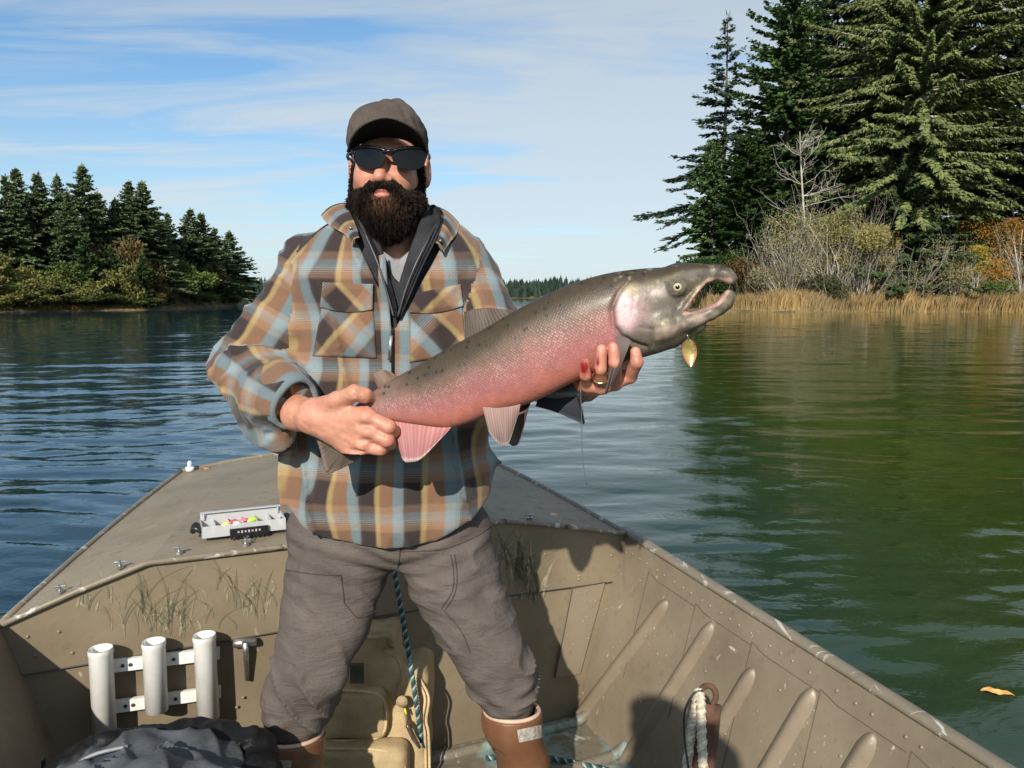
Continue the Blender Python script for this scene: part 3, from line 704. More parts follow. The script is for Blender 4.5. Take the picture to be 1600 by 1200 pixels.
reeds('tall_dry_grass', 1060, 1850, Yr, 26000, (3.8, 10), 2.6, ((.20, .150, .06), (.42, .33, .16)), 'pale dry grass behind the reeds on the right bank', 32, RP)
reeds('shore_grass', -160, 385, Yl, 12000, (.0, 1.7), .42, ((.17, .115, .05), (.34, .25, .12)), 'tan grass strip along the left shore waterline', 33, LP)
# --- right bank: big conifers
def place(x, inl): 
    Y = Yr(x) + inl; g = float(np.interp(inl, [0, 1.5, 4, 9, 16, 30], [0, .35, .8, 1.6, 3, 6])); q = P(x, 460, Y); return np.array([q[0], Y, g - .1])
def big(name, x, tipy, inl, hw, label, seed, **kw):
    c = place(x, inl); H = P(x, tipy, c[1])[2] - c[2]; R = hw * 1.12 * c[1] / F_PX
    cat = kw.pop('cat', 'tree'); bark = kw.pop('bark', M_bark)
    return make_tree(name, conifer(seed, H, R, **kw), c, label, cat, 'conifers on the right bank', bark=bark)
FIR = ((.040, .092, .036), (.125, .195, .066)); SIT = ((.085, .122, .044), (.255, .280, .115)); FIR_SHADE = ((.020, .036, .018), (.048, .074, .032)); BLU = ((.036, .070, .048), (.085, .130, .082))  # darkest fir palette: shade put into the foliage colour
big('spruce_tree', 1122, 28, 10, 98, 'slim open spruce at the left end of the right bank with drooping limbs', 301, nb=150, droop=.42, base=.20, spacing=.34, slen=1.15, swid=.085, shape=.95, cols=BLU, sparse=.4)
big('fir_tree', 1216, -45, 13, 112, 'dense dark fir behind the bare tree, right of the slim spruce', 302, nb=420, droop=.28, base=.03, spacing=.33, slen=.95, swid=.14, shape=.62, cols=FIR)
big('fir_tree', 1108, 225, 7, 48, 'low dark green fir at the left end of the right bank', 303, nb=230, droop=.25, base=.02, spacing=.30, slen=.8, swid=.14, shape=.55, cols=FIR)
big('fir_tree', 1165, 215, 6, 62, 'mid green young fir below the dense dark fir', 304, nb=230, droop=.25, base=.02, spacing=.30, slen=.8, swid=.14, shape=.5, cols=((.018, .042, .010), (.05, .09, .022)))
big('fir_tree', 1295, -75, 18, 110, 'dark fir rising behind the pale spruce, left of it', 305, nb=330, droop=.30, base=.05, spacing=.36, slen=1.0, swid=.15, shape=.6, cols=BLU)
big('spruce_tree', 1432, -300, 8, 178, 'huge pale green spruce with drooping lichen-hung limbs on the right bank', 306, nb=640, droop=.42, base=.17, spacing=.33, slen=1.0, swid=.125, shape=.42, hang=.9, cols=SIT, bark=M_pale, skirt=.75)
big('spruce_tree', 1400, 235, 5.5, 95, 'bushy lower spruce under the huge pale spruce', 307, nb=260, droop=.30, base=.10, spacing=.30, slen=.9, swid=.12, shape=.55, hang=.5, cols=((.032, .058, .022), (.10, .135, .055)))
big('fir_tree', 1568, -90, 16, 120, 'fir coloured very dark for shade at the right edge', 308, nb=380, droop=.3, base=.03, spacing=.36, slen=1.0, swid=.16, shape=.5, cols=FIR_SHADE)
big('fir_tree', 1660, -60, 9, 120, 'dark fir just past the right edge', 309, nb=260, droop=.3, base=.03, spacing=.42, slen=1.1, swid=.18, shape=.5, cols=FIR_SHADE)
big('fir_tree', 1490, 60, 22, 130, 'dark fir behind the huge pale spruce', 310, nb=300, droop=.3, base=.03, spacing=.42, slen=1.1, swid=.18, shape=.5, cols=FIR_SHADE)
big('fir_tree', 1770, -100, 12, 150, 'tall dark fir outside the right edge', 311, nb=260, droop=.3, base=.03, spacing=.45, slen=1.2, swid=.2, shape=.5, cols=FIR)
big('fir_tree', 1345, -60, 20, 120, 'dark fir filling in behind the huge spruce, above the tan brush', 313, nb=330, droop=.3, base=.03, spacing=.38, slen=1.05, swid=.16, shape=.5, cols=FIR)
big('fir_tree', 1250, 20, 24, 100, 'fir coloured dark for shade deep behind the dense dark fir', 314, nb=260, droop=.3, base=.03, spacing=.40, slen=1.05, swid=.17, shape=.5, cols=FIR_SHADE)
big('fir_tree', 1240, 150, 16, 90, 'black-green fir between the dense fir and the pale spruce', 312, nb=260, droop=.3, base=.02, spacing=.36, slen=.9, swid=.16, shape=.5, cols=FIR_SHADE)
# bare pale tree
def bare_tree():
    r = np.random.default_rng(55); w = MB(); c = place(1258, 3.5); H = P(1240, 205, c[1])[2] - c[2]
    tr = spline([(0, 0, 0), (-.05, 0, H * .3), (-.45, .1, H * .6), (-.85, 0, H * .85), (-1.0, 0, H)], 18); w.tube(tr, np.linspace(.16, .03, 18), 6)
    def br(s, d, L, rad, lev):
        n = 5; p = [s]
        for k in range(n): d = unit(d + r.normal(0, .22, 3) + [0, 0, .07]); p.append(p[-1] + d * L / n)
        w.tube(p, np.linspace(rad, rad * .35, n + 1), 4)
        if lev < 3:
            for k in range(3 if lev else 4):
                i = r.integers(1, n); br(p[i], unit(d + r.normal(0, .75, 3)), L * r.uniform(.4, .65), rad * .5, lev + 1)
    for i in range(24):
        k = r.uniform(.28, .98); s = tr[int(k * 17)]; a = r.uniform(0, 6.28); br(s, np.array([math.cos(a) * 1.0, math.sin(a), r.uniform(-.05, .55)]), H * .34 * (1.15 - k) + .5, .04, 1)
    root = thing('bare_tree', c, 'bare pale-barked dead tree standing in the brush on the right bank', 'tree')
    o = mesh('trunk', np.concatenate(w.v), w.f, M_pale); o.parent = root
bare_tree()
GT = ((.25, .215, .13), (.44, .38, .23)); YO = ((.22, .19, .045), (.50, .40, .09)); OY = ((.22, .20, .075), (.44, .38, .16)); OR = ((.30, .15, .03), (.50, .30, .06))
def shrub(x, topy, inl, hw, label, seed, cols, n=2500, ls=.22, tw=60, bark=None, **kw):
    c = place(x, inl); H = P(x, topy, c[1])[2] - c[2]; R = hw * c[1] / F_PX; n = int(n * 2.6); tw = int(tw * .6)
    return make_tree('shrub', bush(seed, R, H, n, cols, ls, twiggy=tw, **kw), c, label, 'shrub', 'brush along the right bank', M_leaf, bark or M_pale, crown='foliage', trunk='stems')
shrub(1228, 330, 3.0, 64, 'grey leafless brush around the foot of the bare tree', 401, GT, 1500, .16, 190)
shrub(1292, 302, 3.5, 72, 'tall tan brush right of the bare tree', 402, OY, 3000, .19, 170)
shrub(1345, 330, 3.0, 55, 'olive yellow brush in front of the bushy lower spruce', 403, OY, 3000, .2, 110)
shrub(1375, 345, 4.2, 30, 'bright yellow-leaved sapling beside the olive brush', 404, YO, 1500, .2, 20)
shrub(1422, 375, 2.6, 66, 'pale twiggy thicket below the huge spruce', 405, GT, 1700, .16, 150)
shrub(1488, 375, 3.0, 54, 'yellow-green brush right of the pale thicket', 406, OY, 2200, .19, 80)
shrub(1522, 370, 3.4, 20, 'narrow vivid yellow shrub near the right edge', 407, ((.35, .27, .02), (.60, .45, .04)), 1400, .2, 8)
shrub(1600, 330, 3.2, 58, 'orange-tinged shrub with pale limbs at the right edge', 408, OR, 2600, .2, 150)
shrub(1165, 395, 3.5, 46, 'brown brush at the left end of the right bank', 409, ((.12, .075, .03), (.22, .15, .06)), 2200, .2, 60)
shrub(1110, 405, 3.0, 46, 'dark green bush behind the fish snout', 410, DG, 2400, .25, 10)
shrub(1545, 430, 2.6, 36, 'low green bush before the orange shrub', 411, MG, 1500, .2, 10)
shrub(1300, 425, 1.8, 46, 'low green-grey bush at the foot of the tan brush', 412, ((.05, .06, .025), (.13, .13, .06)), 1800, .2, 30)
shrub(1700, 350, 4, 70, 'tan brush outside the right edge', 413, OY, 2200, .24, 40)
# --- far shore
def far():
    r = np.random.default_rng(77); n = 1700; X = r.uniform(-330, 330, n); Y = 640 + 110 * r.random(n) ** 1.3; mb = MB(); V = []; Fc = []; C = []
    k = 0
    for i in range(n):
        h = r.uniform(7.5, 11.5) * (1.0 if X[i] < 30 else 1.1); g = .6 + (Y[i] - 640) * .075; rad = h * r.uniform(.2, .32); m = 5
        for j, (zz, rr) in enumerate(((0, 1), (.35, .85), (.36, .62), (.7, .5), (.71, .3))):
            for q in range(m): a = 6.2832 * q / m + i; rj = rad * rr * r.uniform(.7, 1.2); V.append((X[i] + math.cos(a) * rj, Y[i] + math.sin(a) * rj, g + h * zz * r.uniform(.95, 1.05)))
        V.append((X[i], Y[i], g + h)); cc = np.array((.030, .052, .040)) * r.uniform(.6, 1.3); C += [cc] * (5 * m + 1)  # distance haze put into the foliage colour as a bluish tint
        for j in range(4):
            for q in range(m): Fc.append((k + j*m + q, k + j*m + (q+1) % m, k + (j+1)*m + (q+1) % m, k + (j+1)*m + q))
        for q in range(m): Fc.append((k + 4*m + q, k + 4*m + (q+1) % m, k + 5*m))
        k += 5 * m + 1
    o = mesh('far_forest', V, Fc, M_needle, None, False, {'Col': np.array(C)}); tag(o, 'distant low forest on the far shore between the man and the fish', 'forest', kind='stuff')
    o = mesh('far_shore', [(-450, 632, -.3), (520, 632, -.3), (520, 650, 1.2), (-450, 650, 1.2), (520, 780, 9.5), (-450, 780, 9.5)], [(0, 1, 2, 3), (3, 2, 4, 5)], M_bank, smooth=False); tag(o, 'far low shore across the lake', kind='structure')
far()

# ------------------------------------------------------------------ the salmon
FX0, FX1 = P(575, 640, 1.49), P(1147, 432, 1.37)
YF = lambda px: 1.49 + (px - 575) / (1147 - 575) * (1.37 - 1.49)
def fp(px, py, dy=0.0): return P(px, py, YF(px) + dy)
A0 = fp(560, 652); A1 = fp(1000, 489)
f_s = unit(A1 - A0); f_n = unit(np.cross(f_s, [0, 0, 1.0])); f_n = f_n if f_n[1] < 0 else -f_n      # f_n: toward the camera
f_t = np.cross(f_n, f_s); f_t = f_t if f_t[2] > 0 else -f_t
FB = np.stack([f_s, f_t, f_n]); 
def fl(p): return (np.asarray(p) - A0) @ FB.T           # world -> fish coordinates (along, up, toward camera)
def fw(q): return A0 + np.asarray(q) @ FB               # fish -> world
def f2(px, py):                                         # photo point on the fish's middle plane
    q = fl(hit(px, py, A0, f_n)); return q[:2]
top = np.array([f2(*q) for q in ((520, 666), (548, 640), (575, 618), (600, 600), (640, 578), (700, 544), (760, 512), (800, 488), (850, 462), (900, 441), (950, 427), (1000, 420), (1050, 417), (1085, 415), (1112, 417), (1128, 424))])
bot = np.array([f2(*q) for q in ((512, 690), (545, 680), (580, 664), (607, 658), (647, 662), (705, 667), (767, 648), (830, 629), (897, 597), (950, 575), (1000, 556), (1040, 541), (1062, 515), (1072, 480), (1090, 452), (1118, 440))])
S0, S1 = .0 + min(top[0, 0], bot[0, 0]), max(top[-1, 0], bot[-1, 0])
def prof(s):
    tp = smooth_tab(top[:, 0], top[:, 1], s); bt = smooth_tab(bot[:, 0], bot[:, 1], s)
    w = smooth_tab([0, .06, .12, .2, .3, .4, .47, .52, .56, .60, .66], [.010, .016, .024, .036, .047, .050, .047, .043, .036, .028, .014], s)
    return tp, bt, w
def q2(px, py, z=0.0): return np.array([*f2(px, py), z])
def fish_body(G):
    s, t, n = G
    tp, bt, w = prof(s); c = (tp + bt) / 2; b = np.maximum((tp - bt) / 2, .004)
    k = np.sqrt((np.abs(t - c) / b) ** 2.15 + (np.abs(n) / w) ** 2.15); d = (k ** (2 / 2.15) - 1) * np.minimum(w, b) * .8
    d = np.maximum(d, np.maximum(S0 - s, s - f2(1088, 440)[0]))
    # snout with hooked tip, lower jaw with raised kype
    up = chain(G, [q2(1062, 436), q2(1090, 428), q2(1118, 424), q2(1134, 428), q2(1141, 434)], [.026, .0165, .0108, .0092, .0078], .008)
    hook = chain(G, [q2(1134, 429), q2(1141, 434), q2(1140, 439)], [.0085, .0070, .0048], .006)
    d = smin(d, smin(up, hook, .008), .010)
    low = None
    for sg in (-1, 1):                                   # two branches of the lower jaw and of the lip
        lj = chain(G, [q2(1038, 512, sg * .026), q2(1075, 503, sg * .021), q2(1110, 488, sg * .013), q2(1130, 472, sg * .004)], [.015, .0105, .0088, .0085], .008)
        low = lj if low is None else smin(low, lj, .008)
        lip = chain(G, [q2(1108, 437, sg * .0085), q2(1090, 456, sg * .015), q2(1074, 478, sg * .021), q2(1063, 494, sg * .024)], [.0036, .0034, .0042, .0055], .005)
        d = smin(d, lip, .005)
        e = q2(1058, 449, sg * .030); d = smin(d, ell(G, e, (.013, .012, .007)), .006)
    ky = chain(G, [q2(1122, 481), q2(1134, 471), q2(1139, 463), q2(1137, 459)], [.0110, .0090, .0066, .0046], .006)
    low = smin(low, ky, .008); d = smin(d, low, .003 + .017 * sm(s, f2(1090, 490)[0], f2(1050, 500)[0]))
    th = chain(G, [q2(1000, 535), q2(1050, 524), q2(1090, 508)], [.022, .018, .012], .01); d = smin(d, th, .012)
    # open mouth
    gp = np.array([f2(*q) for q in ((1064, 490), (1081, 464), (1102, 439), (1130, 440), (1139, 444), (1150, 448), (1150, 453), (1136, 455), (1131, 464), (1117, 477), (1092, 487))])
    mo = poly_sd(s, t, gp); d = smax(d, -(mo + .0005), .004)
    # gill cover edge and cheek plates
    gx = np.array([f2(*q) for q in ((985, 437), (968, 458), (958, 482), (961, 508), (972, 522), (988, 532), (1010, 540))])
    e = seg_d(s, t, gx); d = d + .0035 * np.exp(-(e / .0028) ** 2) * sm(tp - t, .004, .03)
    ins = sm(s - np.interp(t, gx[::-1, 1], gx[::-1, 0]), -.001, .010); d = d - .0028 * ins * sm(t, gx[-1, 1] - .02, gx[-1, 1] + .01) * sm(tp - t, .004, .035)
    px_ = np.array([f2(*q) for q in ((992, 462), (990, 490), (999, 510), (1020, 513))]); d = d + .0016 * np.exp(-(seg_d(s, t, px_) / .0018) ** 2)
    mx = np.array([f2(*q) for q in ((1083, 452), (1064, 470), (1052, 492), (1056, 498))]); d = d + .0014 * np.exp(-(seg_d(s, t, mx) / .0016) ** 2)
    return d
def seg_d(x, y, pts):
    d = None
    for a, b in zip(pts[:-1], pts[1:]):
        ab = b - a; k = np.clip(((x-a[0])*ab[0] + (y-a[1])*ab[1]) / (ab @ ab), 0, 1); e = np.sqrt((x-a[0]-k*ab[0])**2 + (y-a[1]-k*ab[1])**2)
        d = e if d is None else np.minimum(d, e)
    return d
def poly_sd(x, y, pts):
    d = seg_d(x, y, np.concatenate([pts, pts[:1]])); ins = np.zeros(np.shape(x), bool)
    for a, b in zip(pts, np.roll(pts, -1, 0)):
        c = ((a[1] > y) != (b[1] > y)) & (x < (b[0]-a[0]) * (y-a[1]) / (b[1]-a[1] + 1e-12) + a[0]); ins ^= c
    return np.where(ins, -d, d)
fv, ff = nets(fish_body, (S0 - .01, min(bot[:, 1].min(), f2(1100, 530)[1]) - .02, -.062), (f2(1152, 430)[0] + .006, top[:, 1].max() + .02, .062), .0027)
# colours by place on the fish
def fish_color(v):
    s, t, n = v.T; tp, bt, w = prof(s); k = np.clip((t - bt) / (tp - bt + 1e-6), 0, 1); px, py = proj(fw(v))
    nz = fbm(s * 28, t * 28, n * 28, 5, 4); nz2 = fbm(s * 90, t * 90, n * 60, 9, 2)
    back = np.array((.052, .038, .022)); mid = np.array((.27, .125, .105)); flank = np.array((.40, .145, .135)); belly = np.array((.46, .155, .115)); tail = np.array((.34, .19, .16))
    kk = k + .05 * nz
    L = lambda a, b, m: a * (1 - m[:, None]) + b * m[:, None]
    c = L(np.tile(belly, (len(s), 1)), flank, sm(kk, .12, .32)); c = L(c, mid, sm(kk, .34, .54)); c = L(c, np.array((.125, .078, .052)), sm(kk, .50, .66)); c = L(c, back, sm(kk, .66, .84))
    c = L(c, tail * np.ones(3), .5 * sm(-s, -.16, -.02)); 
    c = c * (1 + .12 * nz2[:, None])
    # head: olive grey with brassy patches, pink-white gill cover, pale jaw
    hx = sm(px + .25 * (py - 480) * 0, 955, 972); hd = np.array((.118, .100, .078)); pnk = np.array((.62, .40, .41)); wht = np.array((.60, .50, .46)); brs = np.array((.26, .215, .12))
    hc = np.tile(hd, (len(s), 1)); hc = L(hc, brs, .55 * sm(nz, .05, .6)); hc = L(hc, back * 1.0, sm(k, .72, .9))
    g = np.exp(-(((px - 977) / 20) ** 2 + ((py - 487) / 31) ** 2) ** 1.8); hc = L(hc, pnk * [1.05, 1.1, 1.1], np.clip(g * 1.2, 0, 1))
    g = np.exp(-(((px - 1006) / 13) ** 2 + ((py - 486) / 24) ** 2)); hc = L(hc, pnk * .8, .6 * g)
    g = np.exp(-(((px - 1026) / 13) ** 2 + ((py - 457) / 7) ** 2)); hc = L(hc, wht, .75 * g)
    g = np.exp(-(((px - 985) / 12) ** 2 + ((py - 452) / 9) ** 2)); hc = L(hc, np.array((.45, .36, .22)), .7 * g)
    jaw = sm(seg_d(px, py, np.array([(1028, 522.), (1075, 510), (1115, 484), (1138, 462)])), 13, 5); hc = L(hc, wht * [.85, .74, .66], .62 * jaw * sm(nz, -.5, .5) * sm(py, 478, 500))
    lipd = seg_d(px, py, np.array([(1142, 438.), (1125, 437), (1108, 437), (1090, 456), (1074, 480)])); hc = L(hc, np.array((.52, .31, .25)), .8 * sm(lipd, 4.5, 1.5))
    lipd = seg_d(px, py, np.array([(1070, 490.), (1100, 483), (1122, 474), (1137, 455)])); hc = L(hc, np.array((.56, .31, .26)), .85 * sm(lipd, 4.5, 1.5))
    thr = sm(py - (555 - (px - 1000) * .28), -12, 6); hc = L(hc, np.array((.07, .06, .055)), .85 * thr)
    c = L(c, hc, hx)
    return np.clip(c, .01, .9)
fc = fish_color(fv)
def fish_f(t, b):
    c = t.attr('Col'); q = t.attr('fuv', 'Vector'); s, u, n = t.sep(q); head = t.attr('head', 'Fac')
    # overlapping scale rows
    wob = t.m('MULTIPLY', t.m('SUBTRACT', t.noise(q, 9, 2), .5), .010); s = t.m('ADD', s, wob)
    a = t.m('MULTIPLY', t.m('ADD', s, t.m('MULTIPLY', u, .8)), 720.0); e = t.m('MULTIPLY', t.m('SUBTRACT', s, t.m('MULTIPLY', u, .8)), 720.0)
    body = t.m('SUBTRACT', 1.0, head); cell = t.comb(t.m('MULTIPLY', a, .25), t.m('MULTIPLY', e, .25), 0.0)
    vd = t.voro(cell, 1.0, rnd=.42); vc = t.sep(t.voro(cell, 1.0, out=1, rnd=.42))[0]; sc_ = t.mapr(vd, .62, .12); lit = t.m('MULTIPLY', sc_, t.mapr(vc, 0, 1, .45, 1.1)); k = t.attr('kk', 'Fac')
    band = t.m('MULTIPLY', t.m('MULTIPLY', t.mapr(k, .14, .40), t.mapr(k, .74, .52)), body)
    blot = t.mapr(t.noise(q, 22, 3), .3, .75, .25, 1.0)
    c1 = t.mix(t.m('MULTIPLY', t.m('MULTIPLY', lit, band), t.m('MULTIPLY', blot, .36)), c, (.86, .72, .68))
    c1 = t.mix(t.m('MULTIPLY', t.m('MULTIPLY', t.m('SUBTRACT', 1.0, lit), band), .32), c1, (.20, .085, .08))
    sp = t.voro(t.map(q, scale=(1, 1.15, .6)), 62, rnd=1.0); spots = t.m('MULTIPLY', t.mapr(sp, .26, .17), t.mapr(k, .66, .76))
    c1 = t.mix(t.m('MULTIPLY', spots, .8), c1, (.018, .015, .014))
    h = t.m('ADD', t.m('MULTIPLY', t.m('MULTIPLY', sc_, body), .5), t.m('ADD', t.m('MULTIPLY', t.noise(q, 240, 3), .4), t.m('MULTIPLY', t.m('MULTIPLY', t.noise(q, 60, 4), head), 1.3)))
    mot = t.noise(q, 42, 5, .65); c1 = t.mix(t.m('MULTIPLY', t.mapr(mot, .48, .66), t.m('MULTIPLY', head, .42)), c1, (.050, .042, .033)); c1 = t.mix(t.m('MULTIPLY', t.mapr(t.noise(q, 70, 4), .58, .70), t.m('MULTIPLY', head, .35)), c1, (.42, .36, .27))
    return {'Base Color': c1, 'Roughness': t.mapr(lit, 0, 1, .54, .36), 'Normal': t.bump(h, .35, .0016), 'Specular IOR Level': .36, 'Metallic': t.m('ADD', t.m('MULTIPLY', band, .15), t.m('MULTIPLY', head, .10)),
            'Coat Weight': .10, 'Coat Roughness': .25, 'Subsurface Weight': 0.0}
M_fish = material('salmon_skin', fish_f)
FW = fw(fv); gpx, gpy = proj(FW); tpv, btv, _ = prof(fv[:, 0])
kkv = np.clip((fv[:, 1] - btv) / (tpv - btv + 1e-6), 0, 1)
fish = thing('salmon', fp(800, 560), 'large pink-sided salmon with open hooked jaws held across the man\'s body', 'fish')
mesh('fish_body', FW, ff, M_fish, fish, True, {'Col': fc, 'fuv': fv, 'kk': kkv, 'head': sm(gpx, 955, 968)})
# eye
def disc_eye():
    e = fw(q2(1058, 449, .0365)); mb = MB(); 
    def dome(c, r, h, col):
        v = [c + f_n * h]
        for rr in (.5, .8, 1.0): v += [c + f_n * h * math.sqrt(max(0, 1 - rr * rr)) + (f_s * math.cos(a) + f_t * math.sin(a)) * r * rr for a in np.linspace(0, 6.2832, 16, endpoint=False)]
        f = [(0, 1+i, 1+(i+1) % 16) for i in range(16)] + [(1+16*j+i, 17+16*j+i, 17+16*j+(i+1) % 16, 1+16*j+(i+1) % 16) for j in range(2) for i in range(16)]
        mb.add(v, f, col)
    dome(e, .0098, .0030, (.05, .042, .03)); dome(e + f_n * .0012, .0076, .0030, (.50, .42, .24)); dome(e + f_n * .0030, .0042, .0020, (.006, .006, .006))
    mb.build('eye', material('fish_eye', lambda t, b: {'Base Color': t.attr('Col'), 'Roughness': .12}), fish, True)
disc_eye()
# fins: rayed membranes
def fin_f(t, b):
    c = t.attr('Col'); r = t.attr('ray', 'Fac'); w = t.m('SINE', t.m('MULTIPLY', r, 95.0)); w2 = t.m('SINE', t.m('MULTIPLY', r, 37.0)); l = t.mapr(t.m('ADD', w, t.m('MULTIPLY', w2, .6)), -.8, 1.2)
    return {'Base Color': t.mix(l, t.mix(.30, c, (.06, .035, .035)), c), 'Roughness': .55, 'Normal': t.bump(l, .22, .003), 'Specular IOR Level': .3}
M_fin = material('fin_membrane', fin_f)
def fin(name, root, tip, off_r, off_t, cb, ct, th=.0035, nu=18, nv=30, wav=.004, edge=None):
    """root and tip outlines as photo points; blended rays; real thickness"""
    rt = spline(np.array([[*q, 0] for q in root], float), nv)[:, :2]; tp_ = spline(np.array([[*q, 0] for q in tip], float), nv)[:, :2]
    V = []; C = []; Rr = []
    for i in range(nu):
        k = i / (nu - 1)
        for j in range(nv):
            p = rt[j] * (1 - k) + tp_[j] * k; z = off_r * (1 - k) + off_t * k + wav * k * math.sin(j / nv * 9)
            V.append(fw(q2(p[0], p[1], z))); C.append(np.array(cb) * (1 - k) + np.array(ct) * k); Rr.append(j / nv)
    V = np.array(V); C = np.array(C); Rr = np.array(Rr)
    if edge is not None: m = np.repeat(sm(np.linspace(0, 1, nu), .86, .98), nv)[:, None]; C = C * (1 - m) + np.array(edge) * m
    kk = np.repeat(np.linspace(1, .25, nu), nv)[:, None]
    n = len(V); f = grid_faces(nu, nv); ring = [i * nv for i in range(nu)] + [(nu-1)*nv + j for j in range(1, nv)] + [i * nv + nv - 1 for i in range(nu - 2, -1, -1)]
    fc_ = [q for q in f] + [tuple(i + n for i in q[::-1]) for q in f] + [(ring[i], ring[i+1], ring[i+1] + n, ring[i] + n) for i in range(len(ring) - 1)]
    return mesh(name, np.concatenate([V + f_n * th * kk / 2, V - f_n * th * kk / 2]), fc_, M_fin, fish, True, {'Col': np.concatenate([C, C]), 'ray': np.concatenate([Rr, Rr])})
GY = (.16, .12, .10); PK = (.42, .17, .16)
fin('dorsal_fin', [(728, 533), (750, 520), (775, 505), (800, 490)], [(725, 490), (742, 483), (763, 481), (790, 484)], 0, -.006, (.070, .052, .038), (.105, .080, .058))
fin('adipose_fin', [(592, 607), (602, 600), (612, 594), (620, 589)], [(583, 590), (588, 581), (600, 578), (614, 582)], 0, 0, (.17, .11, .08), (.22, .14, .10), th=.006)
fin('anal_fin', [(609, 654), (635, 657), (668, 664), (708, 664)], [(632, 716), (643, 720), (662, 714), (704, 671)], 0, .012, (.52, .22, .20), (.36, .15, .16), th=.005, edge=(.62, .46, .44))
fin('pelvic_fin', [(760, 632), (780, 634), (800, 632), (818, 628)], [(772, 668), (790, 688), (802, 686), (818, 640)], .030, .046, (.32, .20, .17), (.17, .12, .105), th=.004, edge=(.34, .27, .24))
fin('pelvic_fin', [(778, 640), (795, 638), (812, 634), (828, 628)], [(790, 684), (803, 696), (814, 686), (828, 634)], -.018, .004, (.14, .10, .09), (.12, .09, .08), th=.004)
fin('tail_fin', [(538, 652), (545, 662), (552, 672), (560, 682)], [(480, 645), (492, 690), (500, 725), (508, 740)], 0, -.01, (.10, .07, .055), (.11, .085, .06), th=.004, edge=(.24, .17, .15))
fin('tail_fin', [(548, 676), (553, 680), (558, 684), (563, 686)], [(506, 744), (530, 734), (552, 722), (572, 708)], 0, -.01, (.10, .07, .055), (.11, .085, .065), th=.004, edge=(.20, .14, .12))
fin('pectoral_fin', [(966, 530), (972, 526), (980, 525), (988, 530)], [(950, 604), (952, 608), (957, 600), (974, 566)], .054, .074, (.13, .10, .092), (.075, .062, .058), th=.004, nu=22)
# spoon lure and line hanging at the jaw
def lure():
    c = fp(1078, 551, -.012); root = thing('spoon_lure', c, 'copper and gold spoon lure hanging below the fish jaw', 'lure')
    n = 24; V = []; C = []; h = .0205
    top_ = fp(1076, 529, -.012); ax = unit(fp(1079, 573, -.012) - top_); Lg = np.linalg.norm(fp(1079, 573, -.012) - top_); sd = np.array([1.0, 0, 0])
    for i in range(n):
        k = i / (n - 1); w = .0125 * math.sin(math.pi * k ** .8) ** .7 if 0 < k < 1 else .0006
        for q in np.linspace(-1, 1, 11):
            V.append(top_ + ax * Lg * k + sd * w * q + np.array([0, 1, 0]) * (.004 * (1 - q * q) * math.sin(math.pi * k))); rim = abs(q) > .75 or k > .93
            C.append((.80, .30, .16) if rim else ((.62, .50, .16) if k < .55 else (.85, .52, .20)))
    V = np.array(V); m = len(V); f = grid_faces(n, 11)
    o = mesh('blade', np.concatenate([V, V + [0, .0012, 0]]), f + [tuple(i + m for i in q[::-1]) for q in f], material('polished_copper', lambda t, b: {'Base Color': t.attr('Col'), 'Metallic': .75, 'Roughness': .25, 'Normal': t.bump(t.noise(t.obj(), 160, 2), .3, .002)}), root, True, {'Col': np.array(C * 2)})
    mb = MB(); mb.tube(spline([top_ + [0, 0, -.002], fp(1074, 524, -.014), fp(1076, 518, -.008), fp(1078, 512, -.004)], 12), .0011, 6); mb.build('split_ring', M_metal, root, True)
lure()
M_line = material('fishing_line', color=(.12, .13, .12), rough=.3)
mb = MB(); mb.tube(spline([fp(907, 606, -.01), fp(909, 660, .0), fp(910, 715, .01), fp(917, 757, .02)], 20), .0007, 5); o = mb.build('fishing_line', M_line, None, True); tag(o, 'thin dark fishing line hanging from the hand under the fish', 'line')
mb = MB(); mb.tube(spline([fp(1141, 440), fp(1140, 448), fp(1137, 455)], 8), .0006, 5); o = mb.build('leader_line', M_line, None, True); tag(o, 'short leader line across the fish\'s open mouth', 'line')

# ------------------------------------------------------------------ the man
def skin_f(t, b):
    c = t.attr('Col'); o = t.obj(); n = t.noise(o, 45, 4)
    c2 = t.mix(1.0, c, t.mix(t.mapr(n, .3, .7), (.84, .74, .72), (1.14, 1.10, 1.08)), 'MULTIPLY')
    return {'Base Color': c2, 'Roughness': .48, 'Normal': t.bump(t.m('ADD', t.noise(o, 260, 3), t.m('MULTIPLY', t.noise(o, 70, 3), .8)), .3, .002), 'Subsurface Weight': .12, 'Subsurface Radius': (.012, .004, .002), 'Subsurface Scale': .5}
M_skin = material('skin', skin_f)
WARP = [(.0, (.42, .30, .13)), (.085, (.285, .155, .088)), (.37, (.215, .285, .31)), (.60, (.042, .030, .030)), (.972, (.42, .30, .13))]
WEFT = [(.0, (.040, .030, .030)), (.42, (.28, .175, .11)), (.60, (.22, .28, .30)), (.80, (.24, .15, .10)), (.955, (.040, .030, .030))]
